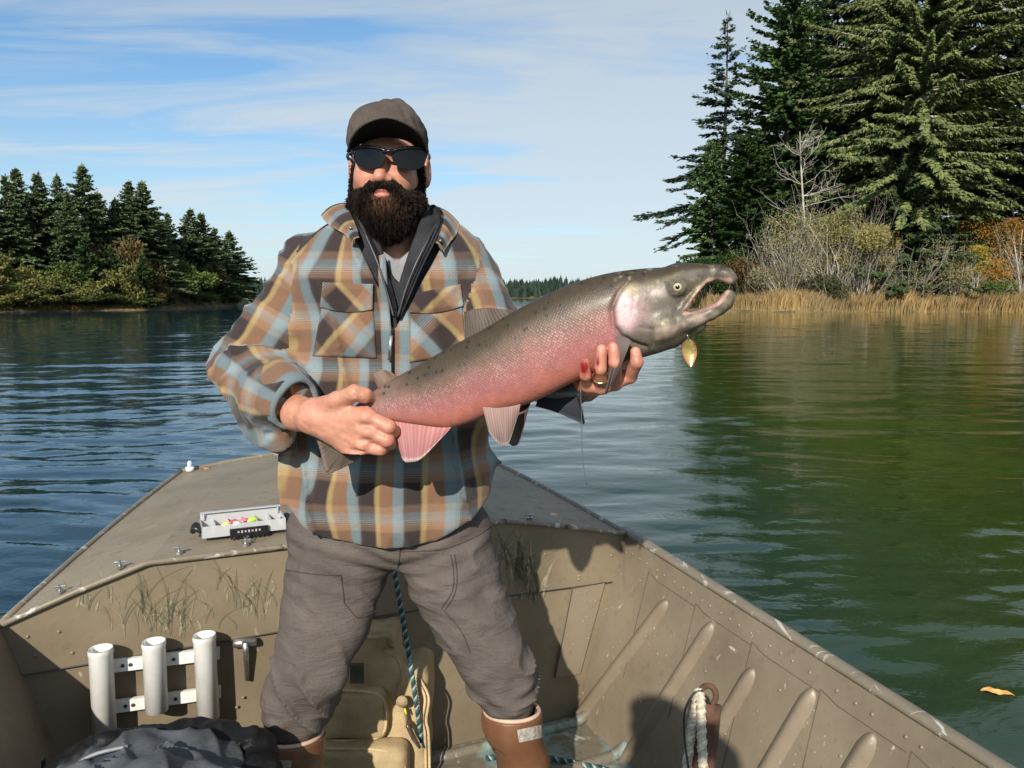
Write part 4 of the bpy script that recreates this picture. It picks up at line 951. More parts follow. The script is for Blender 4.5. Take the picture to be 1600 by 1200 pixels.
def plaid(rot=0.0, off=(0, 0), name='plaid_flannel'):
    def f(t, b):
        uv = t.attr('uvw', 'Vector'); o = t.obj()
        wv = t.noise(o, 18, 2, out=1); uv = t.vm('ADD', uv, t.vm('MULTIPLY', t.vm('SUBTRACT', wv, (.5, .5, .5)), (.006, .006, 0)))
        u, v, _ = t.sep(t.map(uv, loc=(*off, 0), rot=(0, 0, rot), scale=(1 / .099, 1 / .104, 1)))
        fu, fv_ = t.m('FRACT', t.m('ADD', u, 50.0)), t.m('FRACT', t.m('ADD', v, 50.0))
        def soft(fr, TAB):
            st = []
            for i, (p, c) in enumerate(TAB):
                if i: st.append((p - .03, TAB[i-1][1]))
                st.append((min(1, p + .025) if i else 0.0, c))
            return t.ramp(fr, st)
        wa, we = soft(fu, WARP), soft(fv_, WEFT)
        c = t.mix(.36, wa, we)
        lines = t.m('MULTIPLY', t.mapr(t.m('ABSOLUTE', t.m('SUBTRACT', fu, .60)), .10, .04), t.mapr(t.m('SINE', t.m('MULTIPLY', fu, 190.0)), .2, .9))
        c = t.mix(t.m('MULTIPLY', lines, .45), c, (.10, .085, .08))
        lv = t.m('MULTIPLY', t.mapr(t.m('ABSOLUTE', t.m('SUBTRACT', fv_, .60)), .12, .05), t.mapr(t.m('SINE', t.m('MULTIPLY', fv_, 150.0)), .2, .9))
        c = t.mix(t.m('MULTIPLY', lv, .38), c, (.38, .37, .34))
        fz = t.noise(o, 420, 2); c = t.mix(t.mapr(fz, .35, .7, 0, .35), c, t.mix(1.0, c, (.62, .6, .6), 'MULTIPLY'))
        return {'Base Color': c, 'Roughness': .92, 'Normal': t.bump(t.m('ADD', t.noise(o, 300, 3), t.m('MULTIPLY', t.noise(o, 40, 3), 1.6)), .35, .003), 'Specular IOR Level': .15, 'Sheen Weight': .15}
    return material(name, f)
M_plaid = plaid(0, (.02, 0)); M_pocketL = plaid(R_(45), (.3, .2), 'plaid_bias_pocket'); M_pocketR = plaid(R_(-45), (.1, .5), 'plaid_bias_pocket_mirrored')
def cloth(name, col, bs=.5, fine=320, var=.22, rough=.9, crease=0):
    def f(t, b):
        o = t.obj(); n = t.noise(o, 14, 4); fz = t.noise(o, fine, 2); weave = t.m('SINE', t.m('MULTIPLY', t.m('ADD', t.sep(o)[0], t.sep(o)[2]), 2600.0))
        c = t.mix(t.mapr(n, .3, .7), tuple(x * (1 - var) for x in col), tuple(x * (1 + var) for x in col))
        c = t.mix(t.mapr(fz, .4, .7, 0, .3), c, tuple(x * .55 for x in col))
        nm = t.bump(t.m('ADD', fz, t.m('MULTIPLY', t.noise(o, 55, 3), 1.2)), bs, .0025)
        if crease:                                       # sharp small creases across the leg
            rg = t.m('ABSOLUTE', t.m('SUBTRACT', t.noise(t.map(o, rot=(0, R_(18), 0), scale=(7, 7, 26)), 1.0, 3, .55, .8), .5))
            nm = t.bump(t.mapr(rg, 0, .13, 1, 0), .24, .006, nm)
        return {'Base Color': c, 'Roughness': rough, 'Normal': nm, 'Specular IOR Level': .2}
    return material(name, f)
M_pants = cloth('grey_brown_canvas', (.122, .100, .088), crease=1); M_fleece = cloth('charcoal_knit', (.030, .030, .034), .8, 240, .5); M_tee = cloth('grey_jersey', (.27, .27, .285)); M_cap = cloth('brown_cap_cotton', (.085, .068, .058))
M_lining = cloth('dark_lining', (.016, .016, .018)); M_stitch = cloth('stitch_thread', (.07, .058, .055)); M_bill_under = cloth('dark_bill_underside', (.028, .026, .026))
TY = 1.80
man = thing('person', (P(620, 900, TY)[0], TY, FLOOR), 'bearded man in plaid flannel overshirt, cap and sunglasses standing in the boat holding a salmon', 'person')

# --- shirt volume
tor = [(300, 575, 652, .055), (318, 556, 668, .062), (335, 533, 690, .085), (350, 503, 714, .102), (370, 478, 737, .118), (400, 462, 753, .132), (450, 464, 756, .142), (520, 470, 762, .146), (600, 464, 766, .143), (680, 454, 768, .140), (740, 446, 767, .140), (800, 449, 765, .140), (870, 455, 762, .138)]
tz = np.array([P(605, r[0], TY)[2] for r in tor]); tl = np.array([P(r[1], r[0], TY)[0] for r in tor]); tr_ = np.array([P(r[2], r[0], TY)[0] for r in tor]); td = np.array([r[3] for r in tor])
o_ = np.argsort(tz); tz, tl, tr_, td = tz[o_], tl[o_], tr_[o_], td[o_]
def torso_base(G, shrink=0.0):
    x, y, z = G; l = smooth_tab(tz, tl, z); r = smooth_tab(tz, tr_, z); dp = smooth_tab(tz, td, z)
    cx = (l + r) / 2; a = np.maximum((r - l) / 2 - shrink, .012); b = np.maximum(dp - shrink, .012)
    cy = TY + .012 * sm(z, 1.25, 1.5)
    k = ((np.abs(x - cx) / a) ** 2.5 + (np.abs(y - cy) / b) ** 2.5) ** (1 / 2.5)
    return (k - 1) * np.minimum(a, b) * .85, cx
AL = [P(488, 418, 1.80), P(440, 500, 1.785), P(388, 582, 1.755), P(425, 612, 1.64), P(463, 634, 1.545)]; ALr = [.072, .070, .072, .062, .046]
AR = [P(730, 428, 1.80), P(752, 490, 1.755), P(772, 556, 1.690), P(835, 575, 1.590), P(905, 588, 1.490)]; ARr = [.070, .068, .062, .054, .043]
def arm_param(G, pts):
    """nearest point along the arm: arc length and angle round it"""
    x, y, z = G; best = None; acc = 0.0; s = a_ = None
    for a, b in zip(pts[:-1], pts[1:]):
        ab = b - a; L = np.linalg.norm(ab); k = np.clip(((x-a[0])*ab[0] + (y-a[1])*ab[1] + (z-a[2])*ab[2]) / (L*L), 0, 1)
        dx, dy, dz = x-a[0]-k*ab[0], y-a[1]-k*ab[1], z-a[2]-k*ab[2]; d = np.sqrt(dx*dx + dy*dy + dz*dz)
        e = ab / L; u = unit(np.cross(e, [0, 1.0, 0])); w = np.cross(e, u); ang = np.arctan2(dx*u[0]+dy*u[1]+dz*u[2], dx*w[0]+dy*w[1]+dz*w[2])
        if best is None: best, s, a_ = d, acc + k * L, ang
        else:
            m = d < best; best = np.where(m, d, best); s = np.where(m, acc + k * L, s); a_ = np.where(m, ang, a_)
        acc += L
    return best, s, a_
hem_x = [P(x, 830, 1.66)[0] for x in (440, 470, 500, 560, 620, 680, 740, 770)]; hem_z = [P(605, y, 1.665)[2] for y in (800, 828, 840, 852, 857, 848, 816, 785)]
def folds3(x, y, z, seed, amp):
    n = noise3(x * 15 + z * 9, y * 13, z * 17 - x * 7, seed); n2 = noise3(x * 8, y * 8, z * 8, seed + 2); n3 = noise3(x * 34 + z * 12, y * 30, z * 36 - x * 12, seed + 5)
    return amp * ((1 - np.abs(n)) ** 2.5 * 1.1 + n2 * .8 + (1 - np.abs(n3)) ** 2 * .22 - .6)
def folds_arm(s, a, seed, amp):
    n = noise3(s * 26 + 1.6 * np.sin(a + seed), a * .9, seed, seed); n2 = noise3(s * 11, a * 1.3 + s * 9, seed + 4, seed + 2); n3 = noise3(s * 55 + 2 * np.sin(a * 1.0), a * 1.6, 2, seed + 5)
    return amp * ((1 - np.abs(n)) ** 3 * .9 + n2 * .8 + n3 * .25 - .3)
def shirt_sdf(G, cut=True, detail=True):
    x, y, z = G; d, cx = torso_base(G)
    if detail:
        f = noise3(x * 15 + z * 3, y * 9, z * 3.2, 14); f2_ = noise3(x * 7 - z * 8, y * 5, z * 9 + x * 6, 12); f3 = noise3(x * 30, y * 12, z * 9, 15)
        d = d - .014 * (1 - np.abs(f)) ** 3 - .010 * f2_ - .003 * f3 + .005
        # pull lines from the armpits and belly blouse
        d = d - .006 * np.exp(-((z - P(605, 770, 1.7)[2]) / .06) ** 2)
    hz = np.interp(x, hem_x, hem_z) + .05 * sm(y, 1.75, 1.95); d = smax(d, hz - z, .004)
    dl = chain(G, AL, ALr, .03); dr = chain(G, AR, ARr, .03)
    hang = chain(G, [P(398, 622, 1.70), P(418, 662, 1.655), P(438, 690, 1.63)], [.045, .040, .030], .02); dl2 = smin(dl, hang, .022)
    if detail:
        dl2 = dl2 - folds3(x, y, z, 3, .0115)
        dr = dr - folds3(x, y, z, 6, .009)
    # sleeve mouths
    e = unit(AL[-1] - AL[-2]); dl2 = smax(dl2, (x-AL[-1][0])*e[0] + (y-AL[-1][1])*e[1] + (z-AL[-1][2])*e[2] - .0, .004)
    d = smin(d, dl2, .022); d = smin(d, dr, .022)
    if cut:
        pxg, pyg = proj(np.stack([x, y, z], -1)); V = poly_sd(pxg, pyg, np.array([(520., 290), (545, 352), (572, 408), (594, 455), (608, 515), (617, 515), (642, 470), (674, 415), (700, 366), (712, 290)])) * (1.65 / F_PX)
        V = np.maximum(V, y - (TY + .02)); inner, _ = torso_base(G, .085); V = np.maximum(V, -(inner)); d = smax(d, -V, .003)
    return d
sv, sf = nets(shirt_sdf, (P(315, 600, 1.75)[0], 1.44, P(605, 875, 1.66)[2] - .01), (P(920, 600, 1.49)[0] + .01, 1.97, P(605, 295, TY)[2]), .0048)
def shirt_uv(v, parts=False):
    G = [v[:, 0], v[:, 1], v[:, 2]]; d, cx = torso_base(G); dl, s1, a1 = arm_param(G, AL); dr, s2, a2 = arm_param(G, AR)
    ang = np.arctan2(G[0] - cx, -(G[1] - TY)); u = ang * .165; w = G[2]
    rl = dl - np.interp(s1, np.linspace(0, s1.max(), 5), ALr); rr = dr - np.interp(s2, np.linspace(0, s2.max(), 5), ARr)
    m1 = (rl < d - .002); m2 = (rr < d - .002) & ~m1
    if parts:
        z0 = 0 * u; al = [np.stack([u, w, z0], 1), np.stack([a1 * .062 + .03, s1 + .03, z0], 1), np.stack([a2 * .06, s2 + .01, z0], 1)]; return None, np.where(m1, 1, np.where(m2, 2, 0)), al
    u = np.where(m1, a1 * .062 + .03, np.where(m2, a2 * .06, u)); w = np.where(m1, s1 * 1.0 + .03, np.where(m2, s2 + .01, w))
    return np.stack([u, w, 0 * u], 1)
shirt = mesh('overshirt', sv, sf, M_plaid, man, True)
_, cls, alt = shirt_uv(sv, True); fcls = np.median(cls[sf], axis=1).round().astype(int)          # body or sleeve, face by face
cu = np.stack(alt)[fcls[:, None], sf].reshape(-1, 3).astype(np.float32)
shirt.data.attributes.new('uvw', 'FLOAT_VECTOR', 'CORNER').data.foreach_set('vector', cu.ravel())

# --- layers under it
def layer(shr, poly, y0, y1, h, name, mat):
    def f(G):
        d, _ = torso_base(G, shr); x, y, z = G; pxg, pyg = proj(np.stack([x, y, z], -1))
        d = smax(d, -np.maximum(poly_sd(pxg, pyg, np.array(poly, float)) * (1.66 / F_PX), y - TY - .02), .002); return d - .0015 * noise3(x * 40, y * 30, z * 12, 3)
    v, q = nets(f, (P(470, 400, TY)[0], 1.62, P(605, y1, 1.66)[2]), (P(740, 400, TY)[0], 1.95, P(605, y0, TY)[2]), h); return mesh(name, v, q, mat, man)
layer(.014, [(565, 290), (585, 350), (599, 395), (613, 430), (623, 442), (631, 415), (640, 390), (652, 360), (672, 290)], 318, 515, .006, 'zip_fleece', M_fleece)
layer(.024, [(560, 280), (575, 340), (598, 392), (620, 408), (645, 388), (665, 340), (675, 280)], 330, 515, .006, 'undershirt', M_tee)

# --- ray onto the shirt, for pockets, placket and stitching
def front(fn, pts, y0=1.46, y1=1.86, n=90):
    pts = np.asarray(pts, float); D = np.stack([ray(a, b) for a, b in pts]); Ys = np.linspace(y0, y1, n)
    T = Ys[None, :] / D[:, 1:2]; Q = ORG + D[:, None] * T[..., None]; f = fn([Q[..., 0], Q[..., 1], Q[..., 2]])
    ins = f < 0; i = np.where(ins.any(1), ins.argmax(1), n - 1); i = np.maximum(i, 1); r = np.arange(len(pts))
    a, b = f[r, i-1], f[r, i]; k = np.clip(a / (a - b + 1e-9), 0, 1); y = Ys[i-1] + k * (Ys[i] - Ys[i-1])
    return ORG + D * (y / D[:, 1])[:, None]
S_only = lambda G: shirt_sdf(G, False, True)
def bilinear(c, nu, nv):
    c = np.array(c, float); out = []
    for i in range(nu):
        k = i / (nu - 1); L = c[0] * (1-k) + c[3] * k; Rg = c[1] * (1-k) + c[2] * k
        for j in range(nv): m = j / (nv - 1); out.append(L * (1-m) + Rg * m)
    return np.array(out)
def patch(name, quad, mat, th=.004, nu=22, nv=22, bulge=.004, parent=man, fn=S_only, sag=0):
    q = bilinear(quad, nu, nv); kk = np.repeat(np.linspace(0, 1, nu), nv); jj = np.tile(np.linspace(0, 1, nv), nu)
    q[:, 1] += sag * np.sin(np.pi * jj) * kk
    p = front(fn, q); ed = np.minimum(np.minimum(kk, 1-kk), np.minimum(jj, 1-jj)); cam_dir = -np.stack([ray(a, b) for a, b in q]); cam_dir /= np.linalg.norm(cam_dir, axis=1)[:, None]
    top_ = p + cam_dir * (th + bulge * np.minimum(1, ed * 5))[:, None]; low_ = p - cam_dir * .006
    n = len(p); f = grid_faces(nu, nv); ring = list(range(nv)) + [i*nv + nv-1 for i in range(1, nu)] + [(nu-1)*nv + j for j in range(nv-2, -1, -1)] + [i*nv for i in range(nu-2, -1, -1)]
    fc_ = [t_[::-1] for t_ in f] + [(ring[i], ring[i+1], ring[i+1]+n, ring[i]+n) for i in range(len(ring)-1)]
    return mesh(name, np.concatenate([top_, low_]), fc_, mat, parent, True, {'uvw': np.concatenate([top_[:, [0, 2, 1]] * [1, 1, 0]] * 2)})
patch('chest_pocket', [(503, 478), (583, 480), (588, 560), (488, 556)], M_pocketL, .003, bulge=.004)
patch('pocket_flap', [(504, 441), (583, 444), (582, 484), (500, 480)], M_pocketR, .008, bulge=.004, sag=6)
patch('chest_pocket', [(642, 480), (722, 478), (728, 552), (640, 566)], M_pocketR, .003, bulge=.004)
patch('pocket_flap', [(650, 458), (720, 444), (724, 478), (640, 488)], M_pocketL, .008, bulge=.004, sag=6)
patch('zip_placket', [(590, 400), (602, 396), (618, 600), (598, 600)], M_plaid, .003, nu=30, nv=8, bulge=.002)
M_brass = simple('zip_metal', (.55, .52, .48), .3, .2, 80, Metallic=.9)
zc = front(S_only, [(614, y) for y in np.linspace(512, 600, 12)]); mb = MB(); mb.tube(zc + [0, -.006, 0], .0028, 6); mb.build('zipper', M_lining, man, True)
zp = front(S_only, [(612, 524), (611, 545), (610, 562)]) + [0, -.012, 0]; mb = MB(); mb.tube(zp, [.0045, .003, .004], 8, flat=.6); mb.build('zip_pull', M_brass, man, True)
def strip(name, inner, outer, mat, nu=30, nv=8, th=.004, curl=0.0, uvs=1.0):
    """a folded cloth band between two 3-D curves, with thickness"""
    A = spline(inner, nu); B = spline(outer, nu); V = []
    for i in range(nu):
        for j in range(nv):
            k = j / (nv - 1); V.append(A[i] * (1-k) + B[i] * k + np.array([0, -1, .3]) * curl * math.sin(math.pi * k))
    V = np.array(V); f = grid_faces(nu, nv); n = len(V); nr = np.cross(np.gradient(V.reshape(nu, nv, 3), axis=0).reshape(-1, 3), np.gradient(V.reshape(nu, nv, 3), axis=1).reshape(-1, 3)); nr /= np.linalg.norm(nr, axis=1)[:, None] + 1e-9
    ring = list(range(nv)) + [i*nv + nv-1 for i in range(1, nu)] + [(nu-1)*nv + j for j in range(nv-2, -1, -1)] + [i*nv for i in range(nu-2, -1, -1)]
    fc_ = f + [tuple(i+n for i in q[::-1]) for q in f] + [(ring[i], ring[i+1], ring[i+1]+n, ring[i]+n) for i in range(len(ring)-1)]
    uv = np.stack([np.repeat(np.linspace(0, .3, nu), nv), np.tile(np.linspace(0, .06, nv), nu), np.zeros(n)], 1) * uvs
    return mesh(name, np.concatenate([V + nr * th / 2, V - nr * th / 2]), fc_, mat, man, True, {'uvw': np.concatenate([uv, uv])})
# plaid collar spread open on both sides, standing fleece collar inside
strip('collar', [P(548, 322, 1.86), P(536, 318, 1.80), P(545, 330, 1.73), P(556, 356, 1.69), P(560, 372, 1.672)], [P(520, 338, 1.86), P(503, 336, 1.79), P(515, 352, 1.725), P(540, 366, 1.685), P(552, 384, 1.668)], M_plaid, curl=.012)
strip('collar', [P(668, 322, 1.86), P(688, 326, 1.80), P(694, 340, 1.73), P(690, 360, 1.69), P(682, 380, 1.672)], [P(700, 340, 1.86), P(716, 348, 1.79), P(712, 366, 1.72), P(702, 378, 1.69), P(692, 394, 1.668)], M_plaid, curl=.012)
strip('collar_back', [P(546, 320, 1.86), P(575, 308, 1.90), P(610, 304, 1.91), P(645, 308, 1.90), P(672, 322, 1.86)], [P(520, 338, 1.87), P(565, 326, 1.93), P(610, 322, 1.945), P(655, 326, 1.93), P(700, 340, 1.87)], M_plaid, curl=0)
strip('fleece_collar', [P(552, 318, 1.84), P(548, 316, 1.79), P(556, 334, 1.715), P(572, 368, 1.672), P(590, 410, 1.655), P(606, 460, 1.648), P(616, 496, 1.645)], [P(556, 352, 1.84), P(552, 350, 1.78), P(570, 360, 1.725), P(588, 392, 1.682), P(604, 430, 1.668), P(615, 468, 1.66), P(620, 496, 1.652)], M_fleece, nu=40, th=.006)
strip('fleece_collar', [P(672, 322, 1.84), P(682, 322, 1.79), P(690, 346, 1.715), P(678, 376, 1.672), P(660, 412, 1.655), P(640, 458, 1.648), P(624, 496, 1.645)], [P(664, 352, 1.84), P(668, 352, 1.78), P(668, 364, 1.725), P(658, 392, 1.682), P(643, 428, 1.668), P(630, 466, 1.66), P(621, 496, 1.652)], M_fleece, nu=40, th=.006)
mb = MB(); mb.tube(spline([P(682, 350, 1.715), P(668, 376, 1.668), P(650, 412, 1.650), P(634, 452, 1.644), P(622, 494, 1.640)], 40), .0022, 6); mb.tube(spline([P(571, 366, 1.668), P(589, 408, 1.651), P(605, 458, 1.644), P(615, 494, 1.640)], 40), .0022, 6)
mb.build('fleece_zip', simple('dark_zip', (.05, .05, .055), .35), man, True)
for x, y, Y in ((548, 356, 1.69), (688, 376, 1.675)):
    mb = MB(); c = P(x, y, Y - .02); mb.tube([c, c + [0, -.003, 0]], .0032, 8); mb.build('snap_button', M_brass, man, True)
# turned-back cuff of the right sleeve and loose cuff of the left one
def cuff(c0, c1, r0, r1, name, th=.004, open_dark=True, squash=.88):
    ax = unit(c1 - c0); u = unit(np.cross(ax, [0, 1.0, 0])); w = np.cross(ax, u); n = 40; V = []; prof_ = [(0, r0, 0), (.35, r0*1.01, .002), (.75, r1, .002), (1.0, r1, 0), (1.0, r1 - th*1.4, 0), (.3, r0 - th*2.2, 0)]
    L = np.linalg.norm(c1 - c0); UV = []
    for k, r, b in prof_:
        for a in np.linspace(0, 2*np.pi, n, endpoint=False):
            rr = r + b + .0025 * math.sin(3*a + 1); V.append(c0 + ax * L * k + u * math.cos(a) * rr + w * math.sin(a) * rr * squash); UV.append((-.006 + k * .058, a * r0 * .3, 0))
    V = np.array(V); f = grid_faces(len(prof_), n, True); return mesh(name, V, f, M_plaid, man, True, {'uvw': np.array(UV)})
cuff(P(428, 604, 1.625), P(464, 634, 1.535), .056, .052, 'turned_cuff', th=.006)
lt = [P(846, 612, 1.545), P(880, 618, 1.50), P(902, 612, 1.47)]; lo = [P(838, 634, 1.545), P(872, 644, 1.505), P(913, 662, 1.48)]
strip('loose_cuff', lt, lo, cloth('shadow_toned_flannel', (.045, .05, .062)), nu=20, nv=8, th=.005, curl=.01)  # the fish's shadow is put into the cuff colour in place of plaid

# --- body: head and neck, hands
HC = P(607, 256, 1.775)
def head_sdf(G):
    g = [G[0] - HC[0], G[1] - HC[1], G[2] - HC[2]]; E = lambda c, r: ell(g, c, r)
    d = E((0, .012, .030), (.075, .094, .080)); d = smin(d, E((0, -.022, -.035), (.058, .072, .082)), .03)
    d = smin(d, E((0, -.050, -.098), (.040, .042, .028)), .03)
    for s in (-1, 1):
        d = smin(d, E((s*.036, -.058, -.038), (.022, .024, .022)), .035); d = smin(d, E((s*.058, -.005, -.07), (.016, .035, .03)), .03)
        ear = E((s*.079, .012, -.016), (.011, .020, .033)); ear = smax(ear, -E((s*.089, .004, -.014), (.008, .011, .020)), .006); d = smin(d, ear, .006)
        d = smin(d, E((s*.0145, -.097, -.046), (.0095, .011, .008)), .007)
        d = smax(d, -E((s*.007, -.106, -.0545), (.0035, .005, .004)), .003)
    d = smin(d, cap(g, (-.036, -.084, .014), (.036, -.084, .014), .012, .012), .015)
    d = smin(d, chain(g, [(0, -.088, .004), (-.001, -.099, -.020), (-.002, -.109, -.041)], [.0078, .0092, .0122], .006), .010)
    d = smin(d, E((0, -.091, -.067), (.021, .011, .005)), .006); d = smin(d, E((0, -.090, -.077), (.019, .011, .006)), .006)
    d = smin(d, cap(g, (0, .022, -.07), (0, .035, -.20), .056, .060), .02)
    d = smin(d, ell(g, (0, .05, -.27), (.14, .085, .085)), .04)
    return d
hv, hf = nets(head_sdf, HC - [.16, .14, .33], HC + [.16, .15, .12], .0028)
SK = np.array((.52, .265, .175))
def face_col(v):
    g = v - HC; c = np.tile(SK, (len(v), 1)); L = lambda a, b, m: a * (1 - m[:, None]) + np.array(b) * m[:, None]
    red = np.exp(-((g[:, 0]) / .016) ** 2 - ((g[:, 2] + .04) / .018) ** 2); c = L(c, (.55, .22, .15), .55 * red * (g[:, 1] < -.08))
    for s in (-1, 1): c = L(c, (.56, .22, .15), .4 * np.exp(-((g[:, 0] - s*.042) / .02) ** 2 - ((g[:, 2] + .036) / .018) ** 2) * (g[:, 1] < -.04)); 
    lip = np.exp(-(g[:, 0] / .021) ** 4 - ((g[:, 2] + .0735) / .0095) ** 4) * (g[:, 1] < -.08); c = L(c, (.50, .17, .13), .85 * lip)
    c = L(c, (.56, .22, .16), .5 * (np.abs(g[:, 0]) > .075))
    hair = sm(g[:, 1], -.035, -.012) * sm(np.abs(g[:, 0]), .05, .062) * (np.abs(g[:, 0]) < .078) * (g[:, 2] > -.06); c = L(c, (.03, .02, .015), .9 * hair * (g[:, 2] > -.04))
    return c
hands = []
def hand_piece(sdf, lo, hi, colf, h=.0021):
    v, f = nets(sdf, lo, hi, h); hands.append((v, f, colf(v)))
K = [P(573, 651, 1.457), P(577, 675, 1.456), P(568, 696, 1.463), P(556, 709, 1.474)]
W1 = P(466, 646, 1.545); W2 = P(490, 652, 1.512)
FG = [[K[0], P(608, 667, 1.448), P(615, 674, 1.470), P(606, 668, 1.500)], [K[1], P(605, 688, 1.450), P(610, 693, 1.474), P(598, 688, 1.505)], [K[2], P(594, 703, 1.458), P(598, 705, 1.480), P(588, 700, 1.505)], [K[3], P(577, 713, 1.472), P(581, 713, 1.490), P(572, 708, 1.505)]]
FR = [(.0138, .0126, .0112, .009), (.0140, .0126, .0112, .009), (.0132, .0118, .0105, .009), (.0118, .0105, .0095, .008)]
TH = [P(492, 640, 1.510), P(528, 626, 1.475), P(554, 614, 1.456), P(570, 617, 1.462), P(582, 622, 1.478)]
def rhand(G):
    d = chain(G, [P(428, 612, 1.63), W1, W2], [.036, .030, .0285], .02)
    for k, r in zip(K, (.0175, .0170, .0162, .0150)): d = smin(d, cap(G, W2, k, .0235, r), .016)
    d = smin(d, chain(G, TH, [.020, .0165, .0140, .0118, .0095], .008), .014)
    for p, r in zip(FG, FR): d = smin(d, chain(G, p, r, .004), .0045)
    for k in K: d = smin(d, ell(G, k + np.array([0, -.009, .001]), (.0085, .0060, .0075)), .008)
    for a, b in zip(K[:-1], K[1:]):
        m = (a + b) / 2 + np.array([-.004, -.017, 0]); d = smax(d, -ell(G, m, (.016, .0045, .0035)), .006)
    for k in K[:3]:                                       # tendons on the back of the hand
        d = d - .0013 * np.exp(-(cap(G, W2 + [0, -.024, 0], k + [0, -.016, 0], 0, 0) / .0045) ** 2)
    return d - .0006 * noise3(G[0]*140, G[1]*140, G[2]*140, 4)
def rcol(v):
    c = np.tile(np.array((.54, .27, .185)), (len(v), 1)); m = np.zeros(len(v))
    for p in FG:
        for q in p[:2]: m = np.maximum(m, np.exp(-(np.linalg.norm(v - q, axis=1) / .017) ** 2))
    return c * (1 - .5 * m[:, None]) + np.array((.58, .20, .14)) * .5 * m[:, None]
hand_piece(rhand, P(420, 600, 1.63) - [.05, .21, .11], P(620, 600, 1.46) + [.012, .16, .06], rcol)
LG = [[P(918, 602, 1.400), P(915, 586, 1.366), P(914, 567, 1.360)], [P(939, 605, 1.392), P(938, 577, 1.352), P(940, 546, 1.351)], [P(961, 599, 1.394), P(961, 567, 1.351), P(958, 542, 1.351)], [P(984, 588, 1.400), P(995, 566, 1.366), P(993, 550, 1.366)]]
LR = [(.0112, .0100, .0084), (.0120, .0104, .0088), (.0122, .0106, .0090), (.0120, .0108, .0092)]
def lhand(G):
    d = chain(G, [P(850, 580, 1.56), P(895, 590, 1.50), P(918, 594, 1.455)], [.032, .028, .026], .02)
    for p, r in zip(LG, LR):
        d = smin(d, cap(G, P(925, 594, 1.45), p[0], .022, .0135), .014)
    for p, r in zip(LG, LR): d = smin(d, chain(G, p, r, .003), .0022)
    d = smin(d, chain(G, [P(930, 588, 1.46), P(965, 575, 1.475), P(985, 560, 1.475)], [.02, .015, .011], .008), .01)
    for p in LG:                                          # nails
        d = d + .0008 * np.exp(-(np.linalg.norm(np.stack([G[0] - p[2][0], G[1] - p[2][1] + .009, G[2] - p[2][2] - .001], -1), axis=-1) / .0055) ** 4)
    return d
def lcol(v):
    c = np.tile(np.array((.54, .24, .165)), (len(v), 1)); px, py = proj(v)
    bl = np.exp(-((px - 913) / 6) ** 2 - ((py - 574) / 14) ** 2) + .9 * np.exp(-((px - 927) / 4) ** 2 - ((py - 582) / 9) ** 2) + .8 * np.exp(-((px - 934) / 3) ** 2 - ((py - 566) / 8) ** 2) + .5 * np.exp(-((px - 966) / 5) ** 2 - ((py - 533) / 5) ** 2)
    for p in LG: nl = np.exp(-(np.linalg.norm((v - p[2] - [0, -.009, .002]) * [1, .7, .8], axis=1) / .0052) ** 4)[:, None] * .55; c = c * (1 - nl) + np.array((.62, .36, .29)) * nl
    n = noise3(v[:, 0]*160, v[:, 1]*160, v[:, 2]*160, 2); m = np.clip(bl * 1.4 + .25 * n * (bl > .1), 0, 1)[:, None]; return c * (1 - m) + np.array((.22, .005, .005)) * m
hand_piece(lhand, P(850, 590, 1.56) - [.05, .24, .08], P(1003, 560, 1.37) + [.015, .24, .05], lcol)
def lowbody():
    mb = MB(); mb.tube([P(608, 420, 1.82), P(607, 560, 1.81), P(605, 700, 1.80), P(605, 840, 1.80)], [.09, .10, .095, .09], 12)
    for pts in (AL, AR): mb.tube(pts[:-1], .034, 8)
    for pts in ([P(545, 840, 1.80), P(500, 980, 1.76), P(465, 1120, 1.78)], [P(690, 840, 1.80), P(752, 990, 1.76), P(800, 1090, 1.79)]): mb.tube(pts, [.06, .05, .04], 8)
    v = np.concatenate(mb.v); return v, mb.f, np.tile(SK, (len(v), 1))
allp = [(hv, hf, face_col(hv))] + hands + [lowbody()]; BV, BF, BC = [], [], []; n0 = 0
for v, f, c in allp: BV.append(v); BF += [tuple(int(i) + n0 for i in q) for q in f]; BC.append(c); n0 += len(v)
body = mesh('body', np.concatenate(BV), BF, M_skin, man, True, {'Col': np.concatenate(BC)})
def ring():
    c = (LG[1][0] * .42 + LG[1][1] * .58); ax = unit(LG[1][1] - LG[1][0]); u = unit(np.cross(ax, [1.0, 0, 0])); w = np.cross(ax, u); mb = MB()
    mb.tube([c + (u * math.cos(a) + w * math.sin(a)) * .0132 for a in np.linspace(0, 2*np.pi, 25)], .0018, 8, False); o = mb.build('ring', simple('gold', (.80, .56, .22), .2, .1, 50, Metallic=1.0), None, True); tag(o, 'gold ring on the finger of the hand under the fish', 'ring')
ring()
